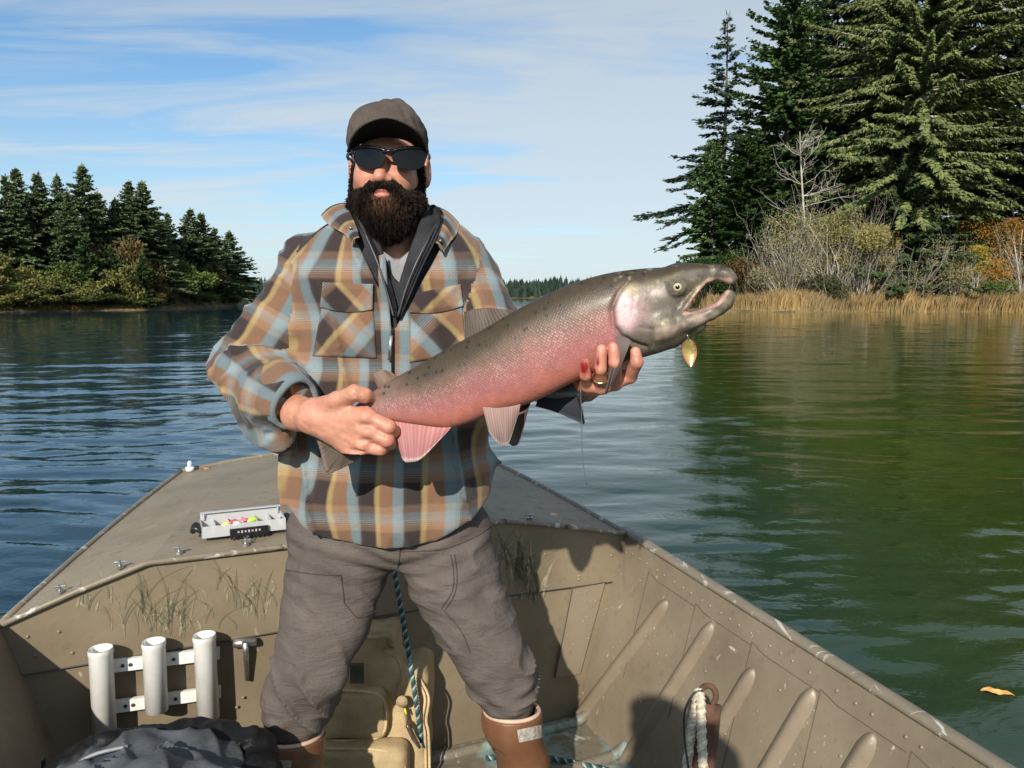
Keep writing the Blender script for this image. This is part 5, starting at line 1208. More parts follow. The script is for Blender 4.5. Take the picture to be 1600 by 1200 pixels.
# nails on the under hand
# --- beard and hair
def beard_sdf(G):
    g = [G[0] - HC[0], G[1] - HC[1], G[2] - HC[2]]; E = lambda c, r: ell(g, c, r)
    d = E((0, -.038, -.084), (.066, .060, .053)); d = smin(d, E((.002, -.058, -.122), (.042, .043, .045)), .035)
    for s in (-1, 1):
        d = smin(d, cap(g, (s*.062, -.026, -.018), (s*.062, -.034, -.08), .013, .017), .02)
        d = smax(d, -E((s*.037, -.098, -.032), (.030, .036, .031)), .008)                                 # bare cheeks
    mo = None
    for s in (-1, 1):
        m = chain(g, [(0, -.099, -.0545), (s*.018, -.097, -.058), (s*.036, -.086, -.073), (s*.044, -.075, -.095)], [.0068, .0086, .0090, .0075], .008); mo = m if mo is None else smin(mo, m, .006)
    d = smax(d, -E((0, -.105, -.0725), (.021, .022, .0085)), .004); d = smax(d, -E((0, -.10, -.035), (.03, .03, .014)), .006)
    d = smin(d, mo, .006); d = smax(d, -E((0, -.112, -.0735), (.020, .024, .0068)), .003)
    return d - .0022 * noise3(g[0]*130, g[1]*130, g[2]*50, 8) - .003 * noise3(g[0]*45, g[1]*45, g[2]*20, 9)
bv, bf = nets(beard_sdf, HC - [.10, .14, .19], HC + [.10, .06, .02], .003)
def beard_col(v, r=None):
    g = v - HC; m = np.exp(-(g[:, 0] / .026) ** 2 - ((g[:, 2] + .092) / .018) ** 2) * (g[:, 1] < -.07); k = np.clip(m, 0, 1)[:, None]
    return np.array((.013, .009, .0075)) * (1 - k) + np.array((.070, .034, .019)) * k
M_hair = material('dark_beard_hair', lambda t, b: {'Base Color': t.mix(1.0, t.attr('Col'), t.mix(t.mapr(t.noise(t.map(t.obj(), scale=(3, 3, 1)), 120, 3), .35, .7), (.5, .5, .5), (1.7, 1.6, 1.5)), 'MULTIPLY'), 'Roughness': .7, 'Specular IOR Level': .12})
beard = mesh('beard', bv, bf, M_hair, man, True, {'Col': beard_col(bv)})
def strands():
    r = np.random.default_rng(5); n = 22000
    e = .002; i = r.integers(0, len(bv), n); p = bv[i] + r.normal(0, .001, (n, 3)); q = [p[:, 0], p[:, 1], p[:, 2]]
    gr = np.stack([beard_sdf([q[0]+e, q[1], q[2]]) - beard_sdf([q[0]-e, q[1], q[2]]), beard_sdf([q[0], q[1]+e, q[2]]) - beard_sdf([q[0], q[1]-e, q[2]]), beard_sdf([q[0], q[1], q[2]+e]) - beard_sdf([q[0], q[1], q[2]-e])], 1); gr /= np.linalg.norm(gr, axis=1)[:, None] + 1e-9
    g = p - HC; lipz = (np.abs(g[:, 0]) < .019) & (np.abs(g[:, 2] + .0725) < .0085); keep = ~lipz & (gr[:, 1] < .8); p, gr, g = p[keep], gr[keep], g[keep]; n = len(p)
    dirn = gr * .55 + np.array([0, 0, -.85]) + r.normal(0, .28, (n, 3)); dirn[:, 0] += np.sign(g[:, 0]) * .25 * (np.abs(g[:, 2] + .06) < .03); dirn /= np.linalg.norm(dirn, axis=1)[:, None]
    ln = r.uniform(.006, .015, n) * np.where(g[:, 2] > -.07, .65, 1.0); s = np.cross(dirn, [0, 1.0, 0]); s /= np.linalg.norm(s, axis=1)[:, None] + 1e-9; w = .00034
    b0 = p - gr * .002; v = np.stack([b0 - s*w, b0 + s*w, b0 + dirn*(ln*.6)[:, None] + gr*.001 + s*w*.8, b0 + dirn*ln[:, None] - np.array([0, 0, .002])], 1).reshape(-1, 3)
    c = beard_col(p) * r.uniform(.6, 2.2, (n, 1)); o = mesh('beard_hairs', v, np.arange(4*n).reshape(n, 4), M_hair, beard, False, {'Col': np.repeat(c, 4, 0)}); o['kind'] = 'stuff'
strands()
# --- cap
def cap_sdf(G):
    g = [G[0] - HC[0] + .002, G[1] - HC[1], G[2] - HC[2]]; a = np.arctan2(g[0], -g[1])
    d = ell(g, (0, .014, .045), (.0865, .108, .0845)); d = smin(d, ell(g, (0, .03, .075), (.076, .085, .053)), .02)
    d = d - .0040 * np.abs(np.sin(a * 3 + 1.2)) ** .5 - .0055 * noise3(g[0]*30, g[1]*30, g[2]*30, 3) - .002 * noise3(g[0]*70, g[1]*70, g[2]*70, 5) + .004
    zc_ = np.where(g[1] < .0, .078 - .052 * np.clip(np.abs(g[0]) / .083, 0, 1.1) ** 2, .03 - .02 * sm(g[1], 0, .08)); zc_ = zc_ + 0 * d
    d = smax(d, (.022 + .030 * np.exp(-(g[0] / .05) ** 2) * sm(-g[1], -.01, .05)) - .012 * sm(g[1], .0, .06) - g[2], .004)
    return d
cv, cf = nets(cap_sdf, HC - [.10, .12, .02], HC + [.10, .14, .14], .003)
mesh('cap_crown', cv, cf, M_cap, man)
br = [P(546, 243, 1.745), P(554, 231, 1.715), P(573, 219, 1.698), P(605, 213, 1.692), P(636, 219, 1.698), P(656, 231, 1.715), P(666, 245, 1.745)]
bt_ = [P(543, 238, 1.700), P(551, 213, 1.640), P(570, 193, 1.602), P(603, 183, 1.585), P(636, 194, 1.602), P(658, 214, 1.640), P(668, 241, 1.700)]
def bill():
    A = spline(br, 40); B = spline(bt_, 40); nv = 10; V = []
    for i in range(40):
        for j in range(nv): k = j / (nv-1); V.append(A[i]*(1-k) + B[i]*k + np.array([0, 0, .004 * math.sin(math.pi * k)]))
    V = np.array(V); n = len(V); f = grid_faces(40, nv); ring_ = list(range(nv)) + [i*nv + nv-1 for i in range(1, 40)] + [39*nv + j for j in range(nv-2, -1, -1)] + [i*nv for i in range(38, -1, -1)]
    cen = V.mean(0) - [0, 0, .06]; out = V - cen; out[:, 1] *= .2; out /= np.linalg.norm(out, axis=1)[:, None]
    o = mesh('cap_bill', np.concatenate([V + out*.0026, V - out*.0022]), [q[::-1] for q in f] + [tuple(i+n for i in q) for q in f] + [(ring_[i], ring_[i+1], ring_[i+1]+n, ring_[i]+n) for i in range(len(ring_)-1)], None, man, True, mats=[M_cap, M_bill_under], fmat=[0]*len(f) + [1]*len(f) + [0]*(len(ring_)-1))
bill()
# --- sunglasses
M_lens = material('dark_lens', color=(.004, .004, .005), rough=.10, Specular_IOR_Level=.32); M_frame = material('black_frame', color=(.008, .008, .010), rough=.22)
glasses = thing('sunglasses', P(607, 246, 1.675), 'black wraparound sunglasses on the bearded man\'s face', 'sunglasses')
gxc = P(608, 246, 1.67)[0]
def gp_(x, y, off=0.0):
    q = P(x, y, 1.672); Y = 1.655 + 6.5 * (q[0] - gxc) ** 2 + off; return P(x, y, Y)
lens = [[(550, 233), (562, 230), (580, 230), (596, 233), (602, 238), (600, 250), (595, 259), (585, 262), (572, 262), (560, 258), (553, 247)], [(612, 239), (619, 234), (637, 231), (655, 231), (667, 234), (665, 249), (659, 260), (646, 265), (632, 264), (621, 259), (614, 250)]]
for pl in lens:
    n = 44; oc = spline(np.array([[*q, 0] for q in pl + pl[:1]], float), n + 1)[:-1, :2]; c = oc.mean(0); V = []
    for k in (1, .8, .6, .4, .2, .02): V += [gp_(*(c + (q - c) * k), -.0015 * (1 - k)) for q in oc]
    V = np.array(V); m = len(V); f = grid_faces(6, n, True)
    mesh('lens', np.concatenate([V, V + [0, .0022, 0]]), [q[::-1] for q in f] + [tuple(i+m for i in q) for q in f], M_lens, glasses)
    mb = MB(); rim = [gp_(*q, -.0005) for q in oc]; top_i = [i for i in range(n) if oc[i][1] < 242]; mb.tube(rim + rim[:1], [.0036 if q[1] < 240 else .0013 for q in np.concatenate([oc, oc[:1]])], 8, False); mb.build('rim', M_frame, glasses, True)
mb = MB(); mb.tube(spline([gp_(598, 237, -.001), gp_(607, 236, -.003), gp_(617, 236, -.001)], 10), .0036, 8); mb.build('bridge', M_frame, glasses, True)
for pts in ([gp_(555, 238), P(547, 238, 1.715), P(543, 243, 1.77), P(545, 250, 1.80)], [gp_(663, 238), P(668, 239, 1.715), P(671, 245, 1.77), P(669, 252, 1.80)]):
    mb = MB(); mb.tube(spline(pts, 14), .0034, 8, flat=.6); mb.build('temple', M_frame, glasses, True)

# --- trousers and boots
LL = [(P(532, 840, 1.80), .118), (P(524, 900, 1.785), .110), (P(510, 965, 1.765), .101), (P(486, 1035, 1.745), .083), (P(464, 1088, 1.755), .075), (P(458, 1128, 1.77), .060), (P(457, 1180, 1.78), .050)]
RL = [(P(690, 840, 1.80), .112), (P(712, 900, 1.785), .102), (P(738, 965, 1.765), .088), (P(763, 1022, 1.75), .072), (P(787, 1058, 1.77), .072), (P(799, 1094, 1.782), .056), (P(804, 1145, 1.79), .046)]
LEGN = {1: sum(np.linalg.norm(LL[i+1][0] - LL[i][0]) for i in range(5)) + .02, 2: sum(np.linalg.norm(RL[i+1][0] - RL[i][0]) for i in range(5)) + .02}
def pants_sdf(G, detail=True):
    x, y, z = G; d = None
    for Lg, sd in ((LL, 1), (RL, 2)):
        e = chain(G, [a for a, _ in Lg], [r for _, r in Lg], .03)
        if detail:
            _, s, a = arm_param(G, [q for q, _ in Lg]); kn = .35 + .65 * sm(s, .24, .36); top_ = np.exp(-((s - .04) / .07) ** 2)
            n1 = noise3(s * 17 + 1.3 * np.cos(a + sd), a * .8, sd, 21 + sd); n2 = noise3(s * 7 + a * .7, a * 1.1, sd * 3, 31 + sd); n3 = noise3(s * 34, a * 1.4 + s * 14, 2, 41 + sd)
            kn = kn * sm(s, LEGN[sd], LEGN[sd] - .05)
            e = e - .017 * kn * (1 - np.abs(n1)) ** 4 - .006 * n2 - .005 * kn * n3 + .007
        d = e if d is None else smin(d, e, .008)
    c = P(607, 822, 1.80); pel = ell(G, c, (.225, .125, .095)); d = smin(d, pel, .03)
    if detail:                                           # drag lines across the lap
        pxg = x - P(622, 880, 1.68)[0]; zz = z - P(622, 880, 1.68)[2]; d = d - .0045 * np.exp(-(zz / .10) ** 2) * np.sin((zz - .35 * np.abs(pxg)) * 150 + 2 * noise3(x*9, y*9, z*9, 6)) * sm(-y, -1.80, -1.72) * .6
    top_z = P(605, 800, 1.7)[2]; d = smax(d, z - top_z, .004)
    return d
pv, pf = nets(pants_sdf, (P(395, 1100, 1.76)[0], 1.60, P(605, 1190, 1.77)[2] - .04), (P(860, 1060, 1.77)[0] + .01, 1.96, P(605, 795, 1.70)[2]), .0055)
pants = mesh('trousers', pv, pf, M_pants, man)
def stitch(pts, r=.0011, n=40, dy=-.0008, name='seam'):
    q = spline(np.array([[*p, 0] for p in pts], float), n)[:, :2]; p = front(pants_sdf, q, 1.55, 1.9, 160); mb = MB(); mb.tube(p + [0, dy, 0], r, 5, False); return mb.build(name, M_stitch, pants, True)
stitch([(447, 890), (490, 897), (533, 899)]); stitch([(533, 899), (536, 920), (538, 942)]); stitch([(626, 857), (624, 872), (621, 888)], .0016); stitch([(704, 866), (709, 895), (706, 925), (690, 950)]); stitch([(710, 866), (714, 895), (711, 926), (696, 953)]); stitch([(628, 862), (690, 858), (740, 840), (768, 822)], .0012); stitch([(538, 942), (560, 965), (588, 955)], .001); stitch([(690, 950), (720, 985), (735, 1020)], .001)
M_boot = material('brown_rubber_boot', lambda t, b: {'Base Color': t.mix(t.mapr(t.noise(t.obj(), 9, 4), .3, .7), (.105, .045, .022), (.20, .088, .042)), 'Roughness': t.mapr(t.noise(t.obj(), 30, 3), .3, .7, .32, .5), 'Normal': t.bump(t.noise(t.obj(), 60, 3), .15, .003)})
M_rim = simple('cream_boot_rim', (.60, .42, .30), .6, .12)
M_patch = simple('worn_silver_label', (.36, .33, .28), .55, .5, 120)
def boot(topc, r, footx, name_l):
    ank = np.array([footx, topc[1] + .02, FLOOR + .13]); 
    ring_n = 30; rows = []; n = 22
    rimtilt = np.array([0, 0, 1.0])
    def f(G):
        d = chain(G, [topc + [0, 0, .10], topc + [0, 0, -.02], topc * .4 + ank * .6, ank], [r, r, r * .86, r * .80], .03); d = smin(d, chain(G, [ank + [0, .01, -.07], ank + [0, -.09, -.09], ank + [.0, -.17, -.092]], [.046, .042, .038], .02), .04)
        d = smax(d, FLOOR + .001 - G[2], .006); sole = smax(ell(G, ank + [0, -.075, -.115], (.058, .165, .04)), FLOOR + .001 - G[2], .003); d = smin(d, sole, .006)
        d = smax(d, G[2] - topc[2] - .14 * 0 - (-.10) * (G[1] - topc[1]) , .003)
        hollow = chain(G, [topc + [0, 0, .10], topc + [0, 0, -.05]], [r - .006, r - .008], .01); return smax(d, -hollow, .003)
    v, q = nets(f, np.minimum(topc, ank) - [.09, .28, .35], np.maximum(topc, ank) + [.09, .12, .06], .004)
    b = mesh('boot', v, q, M_boot, man)
    rim = [topc + np.array([math.cos(a) * (r - .001), math.sin(a) * (r - .001), .003 - .10 * math.sin(a) * r]) for a in np.linspace(0, 2*np.pi, 41)]; mb = MB(); mb.tube(rim, .0048, 8, False); mb.build('boot_rim', M_rim, b, True)
    return b, f
bL, fL = boot(P(455, 1148, 1.775), .070, P(455, 1148, 1.775)[0] + .005, 'left'); bR, fR = boot(P(800, 1112, 1.785), .063, P(800, 1112, 1.785)[0] + .05, 'right')
def label_patch(fn, quad, par):
    q = bilinear(quad, 6, 10); p = front(fn, q, 1.55, 1.9, 160); v = np.concatenate([p + [0, -.0015, 0], p + [0, .004, 0]]); f = grid_faces(6, 10); n = len(p); mesh('boot_label', v, [t_[::-1] for t_ in f], M_patch, par)
label_patch(fL, [(416, 1186), (456, 1188), (452, 1212), (414, 1210)], bL); label_patch(fR, [(808, 1140), (846, 1132), (848, 1152), (811, 1160)], bR)

# ------------------------------------------------------------------ things in the boat
def rope(name, path, r, cols, turns, label=None, cat='rope', parent=None, n=None, seg=6):
    p = np.asarray(path, float); L = np.linalg.norm(np.diff(p, axis=0), axis=1).sum(); n = n or int(L / (r * .55)) + 8; p = spline(p, n); tg, U, V = frames(p); mb = MB(); a = np.linspace(0, turns * 2 * np.pi, n)
    for k in range(3):
        q = p + r * .52 * (np.cos(a + k*2.094)[:, None] * U + np.sin(a + k*2.094)[:, None] * V); mb.tube(q, r * .56, seg, True, col=cols[k])
    m = material(name + '_fibre', lambda t, b: {'Base Color': t.mix(1.0, t.attr('Col'), t.mix(t.mapr(t.noise(t.obj(), 160, 3), .3, .7), (.6, .58, .55), (1.15, 1.15, 1.15)), 'MULTIPLY'), 'Roughness': .9, 'Normal': t.bump(t.noise(t.obj(), 500, 2), .5, .002)})
    o = mb.build(name, m, parent, True); return tag(o, label, cat) if label else o
# rod holder
M_pvc = simple('white_pvc', (.80, .79, .75), .35, .06, 30, .05)
def rod_holder():
    root = thing('rod_holder', bhit(240, 1100, .03), 'white plastic triple rod holder fixed to the bulkhead', 'rod holder')
    def hollow(a, b, r, name):
        ax = unit(b - a); u = unit(np.cross(ax, AXU)); w = np.cross(ax, u); V = []; n = 28
        for p, rr in ((a, r), (a, r - .004), (a + ax * .10, r - .004), (a + ax*.10, .0005)): V += [p + (u*math.cos(q) + w*math.sin(q)) * rr for q in np.linspace(0, 2*np.pi, n, endpoint=False)]
        V2 = []
        for p, rr in ((a, r + .0015), (a + ax * .012, r + .0015), (a + ax*.014, r), (b, r), (b, r - .004), (b - ax*.03, r - .004)): V2 += [p + (u*math.cos(q) + w*math.sin(q)) * rr for q in np.linspace(0, 2*np.pi, n, endpoint=False)]
        mb = MB(); mb.add(V, [f[::-1] for f in grid_faces(4, n, True)]); mb.add(V2, grid_faces(6, n, True)); mb.build(name, M_pvc, root, True)
    for t_, b_ in (((157, 1013), (164, 1148)), ((240, 1002), (245, 1110)), ((319, 992), (326, 1121))): hollow(bhit(*t_, .050), bhit(*b_, .050), .0265, 'holder_tube')
    for a, b in (((146, 1044), (343, 1020)), ((151, 1108), (345, 1080))):
        A, B = bhit(*a, .014), bhit(*b, .014); x = unit(B - A); z = unit(np.cross(x, AXU)); z = z if z[2] > 0 else -z; mb = MB(); mb.box((A + B) / 2, (np.linalg.norm(B - A), .012, .030), np.stack([x, AXU, z], 1)); bar = mb.build('mounting_bar', M_pvc, root)
        for k in (.22, .28, .62, .93):
            mb = MB(); c = A * (1-k) + B*k - AXU*.0062; mb.tube([c, c - AXU*.002], .0045, 10); mb.build('screw_hole', M_dark, bar)
rod_holder()
# tackle tray on the deck
M_clear = material('clear_plastic', color=(.90, .91, .93), rough=.22, Transmission_Weight=.5, IOR=1.3); M_black = simple('black_plastic', (.012, .012, .013), .35)
def tackle():
    A = bhit(316, 842); s_, u_, z_ = to_su(A); zd = float(np.interp(s_/WID, fine, fz)) + .016
    A, B = PZ(316, 842, zd), PZ(447, 827, zd); x = unit(B - A); y = np.array([-x[1], x[0], 0]); Lx = np.linalg.norm(B - A); Ly = .085; H = .028
    root = thing('tackle_box', (A + B) / 2, 'small clear open tackle box with black latches on the foredeck', 'tackle box'); Rm = np.stack([x, y, UP], 1)
    q = lambda a, b, c: A + x * a + y * b + UP * c
    mb = MB()
    mb.box(q(Lx/2, Ly/2, .0015), (Lx, Ly, .003), Rm)
    for b in (.001, Ly - .001): mb.box(q(Lx/2, b, H/2 + .003), (Lx, .002, H), Rm)
    for a in (.001, Lx - .001): mb.box(q(a, Ly/2, H/2 + .003), (.002, Ly - .004, H), Rm)
    mb.build('tray', M_clear, root)
    for k in range(1, 6): m2 = MB(); m2.box(q(Lx*k/6, Ly/2, H/2 + .002), (.0016, Ly - .005, H*.8), Rm); m2.build('divider', M_clear, root)
    m2 = MB(); m2.box(q(Lx/2, Ly + .003, .028 + .011), (Lx*.98, .003, .020), Rm); 
    for a in (.01, Lx - .01): m2.box(q(a, Ly - .003, .028 + .011), (.004, .010, .020), Rm)
    m2.box(q(Lx/2, Ly - .003, .028 + .020), (Lx*.98, .010, .003), Rm); m2.build('lid', M_clear, root)
    m2 = MB(); m2.box(q(Lx*.55, -.006, .008), (Lx*.46, .006, .022), Rm)
    for k in range(9): m2.box(q(Lx*(.34 + .052*k), -.008, -.005), (.006, .006, .006), Rm)
    lt_ = m2.build('front_latch', M_black, root); m2 = MB()
    for k in range(7): m2.box(q(Lx*(.42 + .042*k), -.0094, .010), (.0045, .0006, .005 + .002*(k % 2)), Rm)
    m2.build('latch_lettering', material('silver_print', color=(.45, .38, .42), rough=.5), lt_)
    for sgn, a in ((-1, -.010), (1, Lx + .010)):
        m2 = MB(); m2.tube(spline([q(a - sgn*.012, Ly*.3, .012), q(a + sgn*.004, Ly*.35, .022), q(a + sgn*.010, Ly*.5, .012), q(a + sgn*.002, Ly*.7, .024), q(a - sgn*.010, Ly*.7, .012)], 14), .008, 8); m2.build('end_latch', M_black, root, True)
    for (a, b, cl, nm, ln) in ((.30, .40, (.80, .62, .20), 'yellow', .03), (.40, .55, (.75, .06, .10), 'red', .028), (.52, .60, (.80, .18, .22), 'pink', .026), (.63, .62, (.48, .72, .08), 'lime green', .036), (.42, .3, (.75, .74, .68), 'white', .024)):
        c = q(Lx*a, Ly*b, .020); d = unit(x + y * (.5 if nm != 'red' else -.4)); pts = [c + d * ln * (k - .5) + UP * .004 * math.sin(k*3) for k in np.linspace(0, 1, 9)]; m2 = MB(); m2.tube(pts, [.0015 + .009 * math.sin(math.pi * min(1, k*.9 + .05)) ** .8 for k in np.linspace(0, 1, 9)], 10, flat=.7)
        o = m2.build('fishing_lure', material(nm.replace(' ', '_') + '_lure_paint', color=cl, rough=.25), None, True); tag(o, '%s lure lying in the clear tackle box' % nm, 'lure', 'lures in the tackle box')
    # small hook lying in front
    m2 = MB(); c = bhit(383, 852); m2.tube(spline([q(Lx*.5, -.03, .002), q(Lx*.52, -.045, .006), q(Lx*.48, -.055, .003), q(Lx*.46, -.048, .006)], 12), .0014, 6); o = m2.build('hook', M_metal, None, True); tag(o, 'small metal hook on the deck before the tackle box', 'hook')
tackle()
# tan tackle bag behind the legs
M_bag = cloth('tan_canvas', (.44, .33, .185), .5, 260); M_bagd = cloth('brown_canvas', (.13, .085, .075), .5, 260); M_pipe = cloth('tan_piping', (.55, .41, .24)); M_web = cloth('tan_webbing', (.40, .30, .17))
def bag():
    YB = 2.10; L_, R_x = P(408, 1150, YB)[0], P(668, 1150, YB)[0]; cx = (L_ + R_x)/2; zt = P(600, 1050, YB)[2]; zt2 = P(600, 992, YB)[2]; yc = YB + .10
    root = thing('tackle_bag', (cx, yc, FLOOR), 'tan canvas tackle bag standing between the man\'s legs', 'bag')
    def rb(G, c, h, r): q = [np.abs(G[i] - c[i]) - h[i] + r for i in range(3)]; return np.sqrt(sum(np.maximum(k, 0)**2 for k in q)) + np.minimum(np.maximum(np.maximum(q[0], q[1]), q[2]), 0) - r
    def main(G):
        d = rb(G, (cx, yc, (FLOOR + zt)/2), ((R_x - L_)/2, .11, (zt - FLOOR)/2), .04); d = smin(d, rb(G, (cx - .01, yc + .01, (zt + zt2)/2 - .02), (.155, .085, (zt2 - zt)/2 + .03), .03), .03)
        d = smax(d, FLOOR + .002 - G[2], .004); return d - .006 * noise3(G[0]*12, G[1]*12, G[2]*12, 2) - .003 * noise3(G[0]*30, G[1]*30, G[2]*30, 3)
    v, f = nets(main, (L_ - .03, yc - .15, FLOOR - .01), (R_x + .03, yc + .15, zt2 + .03), .006); mesh('bag_body', v, f, M_bag, root)
    def pocket(x0, x1, y0, y1, off, nm, dep=.03, patchx=None):
        a, b = P(x0, y0, YB - off), P(x1, y1, YB - off); c = ((a[0]+b[0])/2, YB - off, (a[2]+b[2])/2); h = (abs(b[0]-a[0])/2, dep, abs(a[2]-b[2])/2)
        g = lambda G: rb(G, c, h, .028) - .003 * noise3(G[0]*20, G[1]*20, G[2]*20, 4)
        v, f = nets(g, np.array(c) - h - .02, np.array(c) + h + .02, .006); pk = mesh(nm, v, f, M_bag, root); Lp = []
        for k in np.linspace(0, 2*np.pi, 60, endpoint=False):
            e = 4.0; q = (abs(math.cos(k))**e + abs(math.sin(k))**e) ** (-1/e); Lp.append((c[0] + h[0]*.97*q*math.cos(k), c[1] - dep*.72, c[2] + h[2]*.97*q*math.sin(k)))
        mb = MB(); mb.tube(Lp + Lp[:1], .0045, 6, False); mb.build('piping', M_pipe, pk, True)
        if patchx:
            p0, p1 = P(patchx[0], y0 + 8, YB - off - dep)[0], P(patchx[1], y0 + 8, YB - off - dep)[0]; g2 = lambda G: np.maximum(rb(G, c, (h[0]-.008, h[1] + .002, h[2] - .008), .028), np.maximum(p0 - G[0], G[0] - p1)); v, f = nets(g2, np.array(c) - h - .02, np.array(c) + h + .02, .006); mesh('end_patch', v, f, M_bagd, pk)
    pocket(445, 608, 1072, 1152, .02, 'front_pocket'); pocket(430, 640, 1158, 1262, .045, 'lower_pocket', .045, (598, 632))
    mb = MB(); mb.tube(spline([P(548, 1004, YB + .02), P(556, 996, YB), P(585, 996, YB - .02), P(606, 994, YB), P(610, 1010, YB + .02)], 16), .012, 8, flat=.5); mb.build('carry_handle', M_web, root, True)
    mb = MB(); mb.tube(spline([P(600, 1015, YB + .0), P(622, 1028, YB - .005), P(630, 1060, YB - .02), P(622, 1085, YB - .03), P(632, 1110, YB - .035), P(636, 1135, YB - .04)], 30), .014, 8, flat=.3); mb.build('shoulder_strap', M_web, root, True)
    mb = MB(); c = P(628, 1096, YB - .055); mb.tube([c + [0, .006, 0], c - [0, .004, 0]], .015, 20); mb.build('strap_disc', M_web, root, True)
    mb = MB(); mb.tube(spline([P(636, 1128, YB - .05), P(644, 1148, YB - .05), P(656, 1168, YB - .05)], 8), [.006, .013, .013, .012, .012, .011, .009, .007], 8, flat=.5); mb.build('metal_clip', simple('bronze_clip', (.16, .12, .10), .35, .3, 60, Metallic=.6), root, True)
    mb = MB(); mb.tube([P(632, 1107, YB - .05), P(635, 1116, YB - .052)], .003, 6); mb.build('yellow_tab', material('yellow_tab_plastic', color=(.72, .62, .05), rough=.4), root, True)
    mb = MB(); mb.box(P(558, 1052, YB - .03), (.035, .014, .05)); mb.build('buckle', simple('olive_buckle', (.07, .075, .05), .4), root)
    mb = MB(); 
    for dx in (0, .010): mb.tube(spline([P(650, 1060, YB + .0) + [dx, 0, 0], P(664, 1090, YB - .01) + [dx, 0, 0], P(660, 1125, YB - .012) + [dx, 0, 0], P(664, 1150, YB - .01) + [dx, 0, 0], P(666, 1230, YB - .01) + [dx, 0, 0]], 24), .004, 6)
    mb.build('side_piping', M_pipe, root, True)
bag()
# folded jacket on the seat box
def jacket():
    root = thing('jacket', P(250, 1190, 1.52) * [1, 1, 0] + UP * .312, 'grey and black padded jacket bundled in the lower left of the boat', 'jacket')
    M_g = cloth('grey_nylon', (.085, .092, .098), .35, 200, .3, .5); M_k = cloth('black_nylon', (.010, .010, .011), .35, 200, .3, .5)
    def lining(G):
        d = chain(G, [P(135, 1222, 1.46), P(215, 1212, 1.49), P(300, 1214, 1.52), P(372, 1226, 1.54)], [.050, .066, .068, .05], .04); d = smin(d, chain(G, [P(130, 1262, 1.38), P(240, 1256, 1.38), P(350, 1262, 1.42)], [.06, .075, .06], .04), .05)
        x, y, z = G; n = noise3(x*16 + y*9, y*14 - z*10, z*16, 51); n2 = noise3(x*34, y*34, z*34, 52); d = d - .018 * (1 - np.abs(n))**2.5 - .006*n2 + .006; return smax(d, .313 - z, .006)
    v, f = nets(lining, (P(60, 1200, 1.5)[0], 1.25, .30), (P(420, 1200, 1.5)[0], 1.66, .62), .005); mesh('lining', v, f, M_g, root)
    def shell(G):
        d = chain(G, [P(100, 1212, 1.56), P(180, 1188, 1.57), P(260, 1174, 1.58), P(330, 1168, 1.60), P(395, 1170, 1.61)], [.045, .045, .045, .045, .035], .04); d = smin(d, chain(G, [P(390, 1175, 1.60), P(400, 1215, 1.54), P(390, 1260, 1.47)], [.035, .04, .045], .03), .03)
        x, y, z = G; n = noise3(x*20 - y*6, y*18, z*16, 61); n2 = noise3(x*45, y*45, z*45, 62); d = d - .014 * (1 - np.abs(n))**2.5 - .006*n2 + .004; return smax(d, .3135 - z, .006)
    v, f = nets(shell, (P(50, 1200, 1.55)[0], 1.35, .30), (P(440, 1200, 1.55)[0], 1.72, .64), .005); mesh('shell', v, f, M_k, root)
    mb = MB(); mb.tube(spline([P(95, 1225, 1.42), P(118, 1196, 1.43), P(150, 1178, 1.445), P(200, 1166, 1.46)], 24), .004, 6); mb.build('zip_trim', simple('grey_trim', (.20, .21, .22), .4), root, True)
jacket()
# ropes
TE, WH, NV = (.03, .13, .15), (.36, .40, .38), (.02, .05, .07)
rope('teal_rope', [P(611, 838, 2.13), P(616, 890, 2.10), P(628, 960, 2.08), P(640, 1030, 2.05), P(652, 1110, 2.06), P(662, 1180, 2.12)], .0068, (TE, WH, NV), 26, 'teal and white twisted rope hanging down between the man\'s legs')
fz0 = FLOOR + .012
rope('floor_rope', [PZ(760, 1185, fz0), PZ(800, 1180, fz0), PZ(850, 1184, fz0), PZ(905, 1194, fz0), PZ(960, 1212, fz0), PZ(940, 1260, fz0)], .008, (TE, WH, NV), 20, 'dark teal rope lying on the boat floor by the right boot')
